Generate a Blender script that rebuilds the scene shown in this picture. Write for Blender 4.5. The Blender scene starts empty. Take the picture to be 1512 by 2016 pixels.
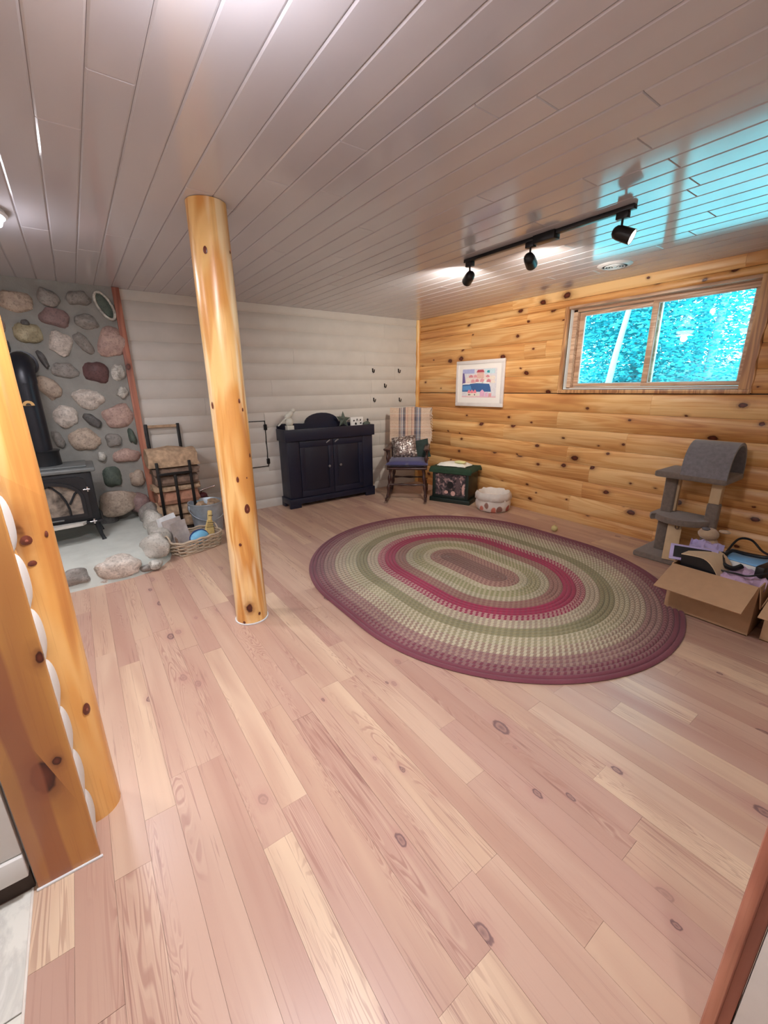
import bpy, bmesh, math, random
from mathutils import Vector, Matrix, noise
random.seed(11)
S = bpy.context.scene
COL = S.collection
PI = math.pi
H = 2.2                      # ceiling height
BX, BY = 3.96, 4.65          # pine wall plane, white wall plane

# ------------------------------------------------------------------ camera
CAM = Vector((0, 0, 1.34087))
F_PX = 815.54
YAW, PIT, ROL = math.radians(35.745), math.radians(-16.698), math.radians(-0.683)
fw = Vector((math.sin(YAW)*math.cos(PIT), math.cos(YAW)*math.cos(PIT), math.sin(PIT)))
r0 = Vector((math.cos(YAW), -math.sin(YAW), 0)); u0 = r0.cross(fw)
rt = math.cos(ROL)*r0 + math.sin(ROL)*u0
up = -math.sin(ROL)*r0 + math.cos(ROL)*u0
cd = bpy.data.cameras.new('camera'); cam = bpy.data.objects.new('camera', cd); COL.objects.link(cam)
cam.matrix_world = Matrix(((rt.x, up.x, -fw.x, CAM.x), (rt.y, up.y, -fw.y, CAM.y), (rt.z, up.z, -fw.z, CAM.z), (0, 0, 0, 1)))
cd.sensor_fit = 'VERTICAL'; cd.sensor_height = 24; cd.lens = 24*F_PX/2016; cd.clip_start = 0.02
S.camera = cam

def ray(px, py):
    return rt*((px-756)/F_PX) + up*(-(py-1008)/F_PX) + fw
def at_z(px, py, z=0.0):
    d = ray(px, py); return CAM + d*((z-CAM.z)/d.z)
def at_x(px, py, x):
    d = ray(px, py); return CAM + d*(x/d.x)
def at_y(px, py, y):
    d = ray(px, py); return CAM + d*(y/d.y)

# ------------------------------------------------------------------ world, exposure, lamps
w = bpy.data.worlds.new('world'); S.world = w; w.use_nodes = True
bg = w.node_tree.nodes['Background']; bg.inputs[0].default_value = (0.50, 0.86, 1.0, 1); bg.inputs[1].default_value = 9.0
S.view_settings.view_transform = 'Standard'; S.view_settings.look = 'None'
S.view_settings.exposure = 0.20; S.view_settings.gamma = 1.0; S.view_settings.use_curve_mapping = False

def area_lamp(name, loc, size, power, color, target=None, shape='DISK'):
    l = bpy.data.lights.new(name, 'AREA'); l.shape = shape; l.size = size; l.energy = power; l.color = color
    o = bpy.data.objects.new(name, l); COL.objects.link(o); o.location = loc
    return o
FILL_C = (-0.30, -0.75)
LAMP_A = (0.36, 1.02); LAMP_B = (-0.24, 3.05)
area_lamp('entry_ceiling_light', (LAMP_A[0], LAMP_A[1], 2.105), 0.24, 27, (0.98, 0.95, 1.0))
area_lamp('hearth_ceiling_light', (LAMP_B[0], LAMP_B[1], 2.105), 0.24, 10, (0.98, 0.96, 1.0))
area_lamp('hall_fill_light', (FILL_C[0], FILL_C[1], 2.105), 0.24, 11, (1.0, 0.96, 0.94))  # unseen fill lamp, added to brighten the near board, casing and door
area_lamp('room_ceiling_light', (-0.75, 2.35, 2.105), 0.20, 10, (1.0, 0.95, 0.92))
for nm, (lx, ly), e in (('entry_ceiling_light_glow', LAMP_A, 7), ('hearth_ceiling_light_glow', LAMP_B, 3)):
    l = bpy.data.lights.new(nm, 'POINT'); l.energy = e; l.color = (0.96, 0.93, 1.0); l.shadow_soft_size = .05
    o = bpy.data.objects.new(nm, l); COL.objects.link(o); o.location = (lx, ly, 2.055)
por = area_lamp('window_portal', (4.2, 1.66, 1.66), 1.5, 1, (1, 1, 1), shape='RECTANGLE')
por.data.size_y = 0.8; por.rotation_euler = (0, math.radians(90), 0); por.data.cycles.is_portal = True
por.rotation_euler = Vector((-1, 0, 0)).to_track_quat('-Z', 'Z').to_euler()
SPOT_W, SPOT_C = 66, (1.0, 0.93, 0.84)

# ------------------------------------------------------------------ materials
def lin(c):
    return tuple((v/255/12.92 if v/255 <= .04045 else ((v/255+.055)/1.055)**2.4) for v in c) + (1,)
class NT:
    def __init__(s, name):
        s.m = bpy.data.materials.new(name); s.m.use_nodes = True; s.t = s.m.node_tree
        s.b = s.t.nodes['Principled BSDF']
    def n(s, typ, **kw):
        nd = s.t.nodes.new(typ)
        for k, v in kw.items():
            if k.startswith('i_'):
                key = k[2:]; key = int(key) if key.isdigit() else key
                s.set(nd.inputs[key], v)
            else: setattr(nd, k, v)
        return nd
    def set(s, inp, v):
        if isinstance(v, bpy.types.NodeSocket): s.t.links.new(v, inp)
        elif v is not None: inp.default_value = v
    def math(s, op, a, b=None, c=None, clamp=False):
        nd = s.n('ShaderNodeMath', operation=op, use_clamp=clamp); s.set(nd.inputs[0], a)
        if b is not None: s.set(nd.inputs[1], b)
        if c is not None: s.set(nd.inputs[2], c)
        return nd.outputs[0]
    def mix(s, f, a, b, mode='MIX'):
        nd = s.n('ShaderNodeMix', data_type='RGBA', blend_type=mode)
        s.set(nd.inputs[0], f); s.set(nd.inputs[6], a); s.set(nd.inputs[7], b); return nd.outputs[2]
    def ramp(s, f, stops, interp='LINEAR'):
        nd = s.n('ShaderNodeValToRGB'); s.set(nd.inputs[0], f); cr = nd.color_ramp; cr.interpolation = interp
        while len(cr.elements) < len(stops): cr.elements.new(.5)
        for e, (p, c) in zip(cr.elements, stops): e.position = p; e.color = c if len(c) == 4 else tuple(c)+(1,)
        return nd.outputs[0]
    def coords(s, scale, rand=True, kind='Object'):
        tc = s.n('ShaderNodeTexCoord').outputs[kind]
        if rand:
            r = s.n('ShaderNodeObjectInfo').outputs['Random']
            cv = s.n('ShaderNodeCombineXYZ'); s.set(cv.inputs[0], s.math('MULTIPLY', r, 53.)); s.set(cv.inputs[1], s.math('MULTIPLY', r, 31.)); s.set(cv.inputs[2], s.math('MULTIPLY', r, 17.))
            a = s.n('ShaderNodeVectorMath', operation='ADD'); s.set(a.inputs[0], tc); s.set(a.inputs[1], cv.outputs[0]); tc = a.outputs[0]
        mp = s.n('ShaderNodeVectorMath', operation='MULTIPLY'); s.set(mp.inputs[0], tc); mp.inputs[1].default_value = scale
        return mp.outputs[0]
    def noise(s, vec, scale=1., detail=4., rough=.55, dist=0.):
        nd = s.n('ShaderNodeTexNoise'); s.set(nd.inputs['Vector'], vec); nd.inputs['Scale'].default_value = scale
        nd.inputs['Detail'].default_value = detail; nd.inputs['Roughness'].default_value = rough; nd.inputs['Distortion'].default_value = dist
        return nd.outputs[0]
    def bump(s, h, strength=.3, dist=.01):
        nd = s.n('ShaderNodeBump'); nd.inputs['Strength'].default_value = strength; nd.inputs['Distance'].default_value = dist
        s.set(nd.inputs['Height'], h); s.t.links.new(nd.outputs[0], s.b.inputs['Normal'])
    def base(s, c): s.set(s.b.inputs['Base Color'], c)
    def rough(s, r): s.set(s.b.inputs['Roughness'], r)
def rnd(s): return s.n('ShaderNodeObjectInfo').outputs['Random']

def plain(name, rgb, rough=.5, metal=0., var=.12, scale=18., bump=0., spec=None, sheen=0.):
    s = NT(name); c = lin(rgb)
    f = s.noise(s.coords((1, 1, 1)), scale, 4)
    s.base(s.ramp(f, [(.25, tuple(v*(1-var) for v in c[:3])), (.75, tuple(min(1, v*(1+var)) for v in c[:3]))]))
    s.rough(rough); s.b.inputs['Metallic'].default_value = metal
    if bump: s.bump(s.noise(s.coords((1, 1, 1)), scale*8, 3), bump, .004)
    if spec is not None: s.b.inputs['Specular IOR Level'].default_value = spec
    if sheen: s.b.inputs['Sheen Weight'].default_value = sheen
    return s.m

def pine(name, axis, light, mid, dark, rough=.32, kperp=6., kalong=4.5, ksize=.15, gate=.5, tone=.22, streak=14., flat=False, swirl=1., pale=0., heart=None, scrape=False):
    s = NT(name)
    def sc(p, a): return tuple(a if i == axis else p for i in range(3))
    n1 = s.noise(s.coords(sc(streak*.55, .45)), 1, 3, .5, .9)
    rings = s.math('MULTIPLY_ADD', s.math('SINE', s.math('MULTIPLY', n1, 48.)), .5, .5)
    g2 = s.noise(s.coords(sc(3.4, .6)), 1, 3, .5, .8)
    g = s.math('ADD', s.math('MULTIPLY', rings, .30*swirl), s.math('MULTIPLY', g2, 1.))
    col = s.ramp(g, [(.42, lin(light)), (.62, lin(mid)), (.88, lin(dark))])
    fine = s.noise(s.coords(sc(120, 2.)), 1, 2)
    col = s.mix(s.math('MULTIPLY', s.math('GREATER_THAN', fine, .6), .14), col, lin(dark))
    if pale:
        pp = s.noise(s.coords(sc(11, .9)), 1, 2, .5, .5)
        col = s.mix(s.ramp(pp, [(.55, (0, 0, 0)), (.62, (pale, pale, pale))]), col, lin((255, 236, 196)))
    col = s.mix(1., col, s.ramp(rnd(s), [(0, (1-tone, 1-tone*1.25, 1-tone*1.4)), (.45, (1, 1, 1)), (.7, (1-tone*.5, 1-tone*.62, 1-tone*.7)), (1, (1.0, 1.02, 1.05))]), 'MULTIPLY')
    v = s.n('ShaderNodeTexVoronoi'); v.inputs['Scale'].default_value = 1.
    vc = s.coords(sc(kperp, kalong))
    if flat:
        v.voronoi_dimensions = '2D'; sp = s.n('ShaderNodeSeparateXYZ'); s.set(sp.inputs[0], vc)
        cv = s.n('ShaderNodeCombineXYZ'); s.set(cv.inputs[0], sp.outputs[axis]); s.set(cv.inputs[1], sp.outputs[flat-1]); vc = cv.outputs[0]
    s.set(v.inputs['Vector'], vc)
    wob = s.math('MULTIPLY', s.noise(s.coords((26, 26, 26)), 1, 2), .10)
    d = s.math('MAXIMUM', s.math('ADD', v.outputs['Distance'], s.math('SUBTRACT', wob, .05)), .004)
    sep = s.n('ShaderNodeSeparateColor'); s.set(sep.inputs[0], v.outputs['Color'])
    size = s.math('MULTIPLY', s.math('GREATER_THAN', sep.outputs[0], gate), s.math('MULTIPLY_ADD', s.math('POWER', sep.outputs[1], 2.), ksize, ksize*.35))
    k = s.math('DIVIDE', d, s.math('MAXIMUM', size, .0001))
    km = s.ramp(s.math('MULTIPLY', k, .5), [(0, (1, 1, 1)), (.42, (1, 1, 1)), (.52, (0, 0, 0))])
    halo = s.ramp(s.math('MULTIPLY', k, .3), [(.28, (.8, .8, .8)), (.55, (.22, .22, .22)), (1., (0, 0, 0))])
    col = s.mix(halo, col, lin(tuple(q*.78 for q in dark)))
    kc = s.ramp(k, [(0, lin((112, 54, 36))), (.5, lin((92, 38, 22))), (1, lin((44, 16, 10)))])
    col = s.mix(km, col, kc)
    if heart:
        so_ = s.n('ShaderNodeSeparateXYZ'); s.set(so_.inputs[0], s.coords((1, 1, 1), False))
        hx = s.math('ADD', so_.outputs[0], s.math('MULTIPLY_ADD', s.noise(s.coords((3, 3, 1.6), False), 1, 2), .05, -.025))
        hb_ = s.n('ShaderNodeMapRange'); s.set(hb_.inputs[0], s.math('ABSOLUTE', s.math('SUBTRACT', hx, heart[0]))); hb_.inputs[1].default_value = heart[1]*.75; hb_.inputs[2].default_value = heart[1]; hb_.inputs[3].default_value = .75; hb_.inputs[4].default_value = 0
        col = s.mix(hb_.outputs[0], col, lin(heart[2]))
    if scrape:
        tk = s.ramp(s.noise(s.coords((22, 22, 190), False), 1, 2), [(.52, (0, 0, 0)), (.6, (1, 1, 1))])
        so_ = s.n('ShaderNodeSeparateXYZ'); s.set(so_.inputs[0], s.coords((1, 1, 1), False))
        mk = s.ramp(s.noise(s.coords((6, 6, 2.), False), 1, 2), [(.42, (0, 0, 0)), (.55, (.6, .6, .6))])
        sd_ = s.n('ShaderNodeMapRange'); s.set(sd_.inputs[0], so_.outputs[0]); sd_.inputs[1].default_value = .0; sd_.inputs[2].default_value = -.02; sd_.inputs[3].default_value = 0; sd_.inputs[4].default_value = 1
        col = s.mix(s.math('MULTIPLY', sd_.outputs[0], .30), col, lin((176, 96, 58)))
        col = s.mix(s.math('MULTIPLY', s.math('MULTIPLY', tk, mk), sd_.outputs[0]), col, lin((110, 52, 34)))
    s.base(col); s.rough(rough)
    s.bump(rings, .05, .003)
    return s.m
M = {}
M['pine_y'] = pine('knotty_pine_siding', 1, (248, 204, 142), (230, 172, 106), (193, 126, 72), gate=.45, flat=3, ksize=.10, kperp=5.2, kalong=3.4, rough=.38, tone=.30, swirl=.55)
M['pine_z'] = pine('peeled_pine_log', 2, (247, 202, 132), (224, 161, 87), (186, 110, 50), gate=.25, ksize=.15, kperp=4.6, kalong=3.0, rough=.30, streak=7., tone=.03, pale=.6, swirl=.7)
M['board_z'] = pine('varnished_board', 2, (222, 172, 106), (204, 146, 80), (164, 98, 62), gate=.45, rough=.3, streak=4., tone=.02, kperp=5.5, kalong=3., ksize=.13, flat=1, swirl=.6, heart=(-.268, .028, (158, 92, 62)))
M['red_z'] = pine('reddish_trim_board', 2, (196, 136, 112), (176, 112, 90), (140, 84, 68), gate=.4, rough=.5, ksize=.12, tone=.03, flat=1)
M['sash'] = pine('window_sash_wood', 1, (226, 194, 164), (208, 170, 140), (176, 136, 110), gate=.97, rough=.35, tone=.05)
M['casing'] = pine('window_casing_pine', 2, (232, 186, 134), (212, 160, 108), (170, 118, 80), gate=.8, rough=.35, tone=.05)

def m_floor():
    s = NT('laminate_plank')
    r = rnd(s)
    base = s.ramp(r, [(0, lin((188, 152, 136))), (.2, lin((206, 174, 150))), (.4, lin((223, 196, 167))), (.55, lin((196, 161, 144))), (.72, lin((210, 180, 156))), (.88, lin((193, 157, 141))), (1, lin((219, 191, 163)))])
    big = s.noise(s.coords((9, 1.0, 1)), 1, 2, .5, .6)
    col = s.mix(s.ramp(big, [(.40, (0, 0, 0)), (.66, (.5, .5, .5))]), base, lin((176, 134, 118)))
    n1 = s.noise(s.coords((8, .55, 1)), 1, 3, .55, 1.6)
    cath = s.ramp(s.math('MULTIPLY_ADD', s.math('SINE', s.math('MULTIPLY', n1, 150.)), .5, .5), [(.55, (0, 0, 0)), (.9, (1, 1, 1))])
    gate = s.ramp(s.noise(s.coords((10, .9, 1)), 1, 2), [(.53, (0, 0, 0)), (.64, (.42, .42, .42))])
    col = s.mix(s.math('MULTIPLY', cath, gate), col, lin((150, 102, 92)))
    lite = s.ramp(s.math('MULTIPLY_ADD', s.math('SINE', s.math('MULTIPLY_ADD', n1, 150., 1.6)), .5, .5), [(.7, (0, 0, 0)), (.95, (.5, .5, .5))])
    col = s.mix(s.math('MULTIPLY', lite, gate), col, lin((222, 196, 172)))
    fine = s.noise(s.coords((120, 2.2, 1)), 1, 3, .6, .8)
    fg = s.ramp(s.noise(s.coords((14, .8, 3)), 1, 2), [(.48, (.06, .06, .06)), (.6, (.55, .55, .55))])
    col = s.mix(s.math('MULTIPLY', s.ramp(fine, [(.58, (0, 0, 0)), (.66, (1, 1, 1))]), fg), col, lin((134, 90, 84)))
    v = s.n('ShaderNodeTexVoronoi', voronoi_dimensions='2D'); v.inputs['Scale'].default_value = 1.; s.set(v.inputs['Vector'], s.coords((4.6, 2.6, 1)))
    wob = s.math('MULTIPLY', s.noise(s.coords((40, 30, 1)), 1, 2), .07)
    d = s.math('MAXIMUM', s.math('ADD', v.outputs['Distance'], s.math('SUBTRACT', wob, .035)), .004)
    sep = s.n('ShaderNodeSeparateColor'); s.set(sep.inputs[0], v.outputs['Color'])
    size = s.math('MULTIPLY', s.math('GREATER_THAN', sep.outputs[0], .55), s.math('MULTIPLY_ADD', s.math('POWER', sep.outputs[1], 2.), .075, .028))
    k = s.math('DIVIDE', d, s.math('MAXIMUM', size, .0001))
    ring = s.ramp(sep.outputs[2], [(.45, (.35, .35, .35)), (.5, (.9, .9, .9))])
    km = s.ramp(s.math('MULTIPLY', k, .5), [(0, (.8, .8, .8)), (.28, (.3, .3, .3)), (.38, (.9, .9, .9)), (.47, (.8, .8, .8)), (.56, (0, 0, 0))])
    col = s.mix(s.ramp(s.math('MULTIPLY', k, .35), [(.3, (.5, .5, .5)), (1., (0, 0, 0))]), col, lin((184, 140, 128)))
    col = s.mix(s.math('MULTIPLY', km, ring), col, lin((104, 78, 82)))
    s.base(col); s.rough(s.math('MULTIPLY_ADD', big, .14, .27)); s.b.inputs['Specular IOR Level'].default_value = .5
    s.bump(fine, .05, .002)
    return s.m
M['floor'] = m_floor()

def m_ceiling():
    s = NT('glossy_whitewashed_ceiling_plank')
    g = s.noise(s.coords((4, .8, 6)), 1, 3, .5, .4)
    c = s.ramp(g, [(.3, lin((198, 195, 200))), (.7, lin((206, 203, 207)))])
    s.base(s.mix(1., c, s.ramp(rnd(s), [(0, (.965, .965, .965)), (1, (1, 1, 1))]), 'MULTIPLY'))
    s.rough(s.math('MULTIPLY_ADD', g, .06, .09)); s.b.inputs['Specular IOR Level'].default_value = .6
    return s.m
M['ceil'] = m_ceiling()
M['groove'] = plain('ceiling_backing_board', (150, 140, 140), .7)
M['white_log'] = plain('whitewashed_log_siding', (206, 202, 195), .5, var=.05, scale=5., bump=.04)
M['white_paint'] = plain('white_wall_paint', (214, 212, 208), .55, var=.03)
M['backing'] = plain('dark_backing', (60, 46, 38), .9); M['subfloor'] = plain('plank_joint_core', (168, 128, 110), .8)
M['drywall'] = plain('hall_wall_paint', (206, 200, 192), .7, var=.03)
M['cement'] = plain('hearth_cement', (188, 192, 186), .8, var=.10, scale=7., bump=.25)
M['mortar'] = plain('chimney_mortar', (148, 147, 142), .9, var=.14, scale=9., bump=.5)
M['black_iron'] = plain('black_cast_iron', (38, 40, 44), .42, .35, var=.1, bump=.08)
M['black_pipe'] = plain('black_stove_pipe', (30, 32, 40), .38, .3)
M['grey_iron'] = plain('grey_stove_top', (112, 116, 116), .5, .3)
M['ash'] = plain('ash_grey_shelf', (196, 192, 184), .6)
M['chrome'] = plain('polished_steel', (215, 215, 218), .18, 1., var=.03)
M['galv'] = plain('galvanised_steel', (186, 200, 212), .40, .5, var=.18, scale=14)
M['black_track'] = plain('black_track_paint', (22, 20, 22), .35)
M['black_hook'] = plain('black_hook_iron', (24, 22, 22), .45, .3)
M['navy'] = plain('navy_black_paint', (23, 27, 48), .42, var=.12, scale=9.)
M['navy_panel'] = plain('navy_black_door_panel', (21, 24, 42), .45, var=.14, scale=9.)
M['latch'] = plain('grey_latch', (140, 140, 144), .35, .6)
M['white_china'] = plain('matt_white_figurine', (214, 214, 204), .5)
M['star'] = plain('grey_green_tin_star', (92, 102, 92), .5, .2, var=.25)
M['sign_white'] = plain('white_sign_paint', (236, 234, 230), .5, var=.02)
M['ink'] = plain('black_sign_ink', (26, 26, 28), .5)
M['dark_wood'] = plain('dark_stained_chair_wood', (66, 42, 38), .3, var=.3, scale=12)
M['blue_cush'] = plain('blue_seat_cushion_cloth', (62, 62, 110), .9, var=.12, bump=.3, sheen=.3)
M['green_pillow'] = plain('dark_green_pillow_cloth', (44, 58, 54), .9, var=.15, bump=.3)
M['green_paint'] = plain('dark_green_box_paint', (22, 36, 32), .4, var=.15)
M['green_cloth'] = plain('dark_green_cloth', (36, 62, 44), .9, var=.2, bump=.3)
M['towel'] = plain('white_towel', (238, 236, 226), .95, var=.05, bump=.5)
M['soap'] = plain('pale_yellow_cloth', (226, 222, 160), .9)
M['card'] = plain('brown_cardboard', (182, 146, 112), .75, var=.06, scale=22)
M['card_in'] = plain('cardboard_inner_face', (168, 134, 104), .8, var=.06)
M['carpet'] = plain('grey_brown_carpet', (126, 112, 102), .95, var=.2, scale=40, bump=.8, sheen=.4)
M['carpet_daylit'] = plain('daylit_carpet_tunnel', (132, 128, 132), .95, var=.22, scale=40, bump=.8, sheen=.5)  # cooler carpet copy: bluish window light put into the tunnel's colour
M['raw_wood'] = plain('bare_pale_wood', (206, 178, 140), .6, var=.08)
M['plush'] = plain('tan_plush_fur', (190, 164, 136), .95, var=.1, bump=.6, sheen=.5)
M['plush_dark'] = plain('grey_plush_nose', (112, 108, 112), .9)
M['black_cable'] = plain('black_cable_rubber', (18, 18, 22), .4)
M['lavender'] = plain('lavender_plastic_film', (176, 164, 206), .22, var=.2, scale=12)
M['pinkbag'] = plain('pinkish_plastic_bag', (196, 166, 196), .25, var=.25, scale=12, bump=.4)
M['bluebook'] = plain('blue_box_lid', (120, 178, 226), .35, var=.08)
M['bookside'] = plain('white_box_side', (226, 226, 220), .5)
M['blackbox'] = plain('black_plastic_case', (24, 24, 28), .35)
M['wicker'] = plain('pale_wicker', (196, 178, 156), .7, var=.2, scale=30)
M['newsprint'] = plain('folded_newsprint', (176, 166, 162), .9, var=.16, scale=26)
M['newswhite'] = plain('white_newspaper', (226, 228, 230), .9, var=.08)
M['pouch'] = plain('pale_blue_cloth', (120, 186, 222), .7, var=.15)
M['pouch_trim'] = plain('dark_blue_piping', (40, 64, 120), .7)
M['straw'] = plain('straw_whisk', (222, 196, 130), .8, var=.15, scale=60)
M['thread'] = plain('dark_stitching', (60, 44, 30), .8)
M['maroon'] = plain('dark_red_painted_metal', (92, 42, 54), .4, .2)
M['bark'] = plain('split_firewood_bark', (126, 104, 90), .95, var=.35, scale=24, bump=.8)
M['split'] = plain('split_firewood_face', (182, 154, 126), .85, var=.4, scale=22, bump=.5)
M['splitred'] = plain('reddish_firewood_face', (176, 128, 104), .85, var=.28, scale=18, bump=.5)
M['vent'] = plain('white_vent_metal', (226, 226, 226), .35)
M['vent_dark'] = plain('dark_duct', (34, 32, 34), .8)
M['frame'] = plain('pale_frame_moulding', (226, 218, 214), .45, var=.05)
M['mat_board'] = plain('white_picture_mat', (244, 238, 232), .8, var=.01)
M['ball'] = plain('pale_yellow_ball', (206, 190, 132), .8)
M['rug_pad'] = plain('white_rug_pad', (222, 214, 204), .95)
M['jamb_white'] = plain('white_window_jamb', (240, 240, 238), .4, var=.03)
M['brass'] = plain('brass_dial', (206, 168, 112), .35, .6)
M['lampglass'] = None

def emis(name, rgb, strength):
    s = NT(name); s.base(lin(rgb)); s.b.inputs['Emission Color'].default_value = lin(rgb); s.b.inputs['Emission Strength'].default_value = strength
    return s.m
M['lens'] = emis('lit_lamp_lens', (255, 240, 225), 14)
M['lampglass'] = emis('lit_ceiling_light_diffuser', (250, 246, 255), 9)

def m_glass():
    s = NT('window_glass'); t = s.t
    s.b.inputs['Base Color'].default_value = (1, 1, 1, 1); s.b.inputs['Roughness'].default_value = 0.
    tr = s.n('ShaderNodeBsdfTransparent'); tr.inputs[0].default_value = (.90, .97, .98, 1)
    gl = s.n('ShaderNodeBsdfGlossy'); gl.inputs['Roughness'].default_value = .01
    fr = s.n('ShaderNodeFresnel'); fr.inputs[0].default_value = 1.5
    mx = s.n('ShaderNodeMixShader'); t.links.new(fr.outputs[0], mx.inputs[0]); t.links.new(tr.outputs[0], mx.inputs[1]); t.links.new(gl.outputs[0], mx.inputs[2])
    t.links.new(mx.outputs[0], t.nodes['Material Output'].inputs[0])
    return s.m
M['glass'] = m_glass()
def m_stoveglass():
    s = NT('smoky_stove_glass')
    f = s.noise(s.coords((1, 1, 1)), 9, 4, .6, .5)
    s.base(s.ramp(f, [(.35, lin((70, 64, 60))), (.6, lin((150, 138, 126)))])); s.rough(.25); return s.m
M['stoveglass'] = m_stoveglass()
def stone_mat(name, c1, c2, sc=14., thr=.5):
    s = NT(name); f = s.noise(s.coords((1, 1, 1)), sc, 5, .65, .6); f2 = s.noise(s.coords((1, 1, 1)), 70, 3)
    c = s.ramp(f, [(thr-.15, lin(c1)), (thr+.15, lin(c2))])
    s.base(s.mix(s.math('MULTIPLY', s.math('GREATER_THAN', f2, .58), .35), c, lin(tuple(v*.6 for v in c1)))); s.rough(.62)
    s.bump(f2, .25, .006); return s.m
ST = {'gray': stone_mat('grey_fieldstone', (128, 124, 120), (160, 154, 148)), 'tan': stone_mat('tan_fieldstone', (158, 140, 126), (196, 178, 160)),
      'pink': stone_mat('pink_fieldstone', (166, 138, 130), (196, 168, 156)), 'maroon': stone_mat('maroon_fieldstone', (92, 66, 66), (112, 80, 80)),
      'red': stone_mat('reddish_grey_fieldstone', (128, 106, 106), (150, 124, 120)), 'pale': stone_mat('pale_speckled_fieldstone', (176, 166, 156), (226, 216, 206), 20),
      'white': stone_mat('white_quartz_stone', (150, 146, 138), (230, 228, 220), 16), 'green': stone_mat('green_fieldstone', (70, 84, 76), (94, 106, 96)),
      'dark': stone_mat('dark_grey_fieldstone', (88, 86, 86), (108, 106, 104)), 'yellow': stone_mat('yellowish_fieldstone', (146, 136, 108), (184, 172, 142)),
      'boulder': stone_mat('pale_grey_boulder', (168, 164, 156), (206, 202, 194), 6)}
def m_braid(name, c1, c2):
    s = NT(name)
    uv = s.n('ShaderNodeUVMap').outputs[0]; sp = s.n('ShaderNodeSeparateXYZ'); s.set(sp.inputs[0], uv)
    u, v = sp.outputs[0], sp.outputs[1]
    row = s.math('FLOOR', v); fr = s.math('SUBTRACT', v, row)
    sl = s.math('ABSOLUTE', s.math('SUBTRACT', fr, .5))
    ph = s.math('FRACT', s.math('ADD', s.math('ADD', s.math('MULTIPLY', u, 30.), s.math('MULTIPLY', row, .5)), s.math('MULTIPLY', sl, .9)))
    k = s.ramp(ph, [(0, (0, 0, 0)), (.08, (1, 1, 1)), (.45, (1, 1, 1)), (.55, (0, 0, 0)), (1, (0, 0, 0))])
    c = s.mix(k, lin(c1), lin(c2))
    edge = s.ramp(sl, [(.36, (1, 1, 1)), (.5, (.6, .6, .6))])
    f = s.noise(s.coords((1, 1, 1), False), 3.5, 3)
    c = s.mix(1., c, s.ramp(f, [(.3, (.86, .86, .86)), (.7, (1.05, 1.05, 1.05))]), 'MULTIPLY')
    s.base(c); s.rough(.95); s.b.inputs['Sheen Weight'].default_value = .2
    s.bump(s.math('MULTIPLY', ph, 1.), .5, .004); return s.m

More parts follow.
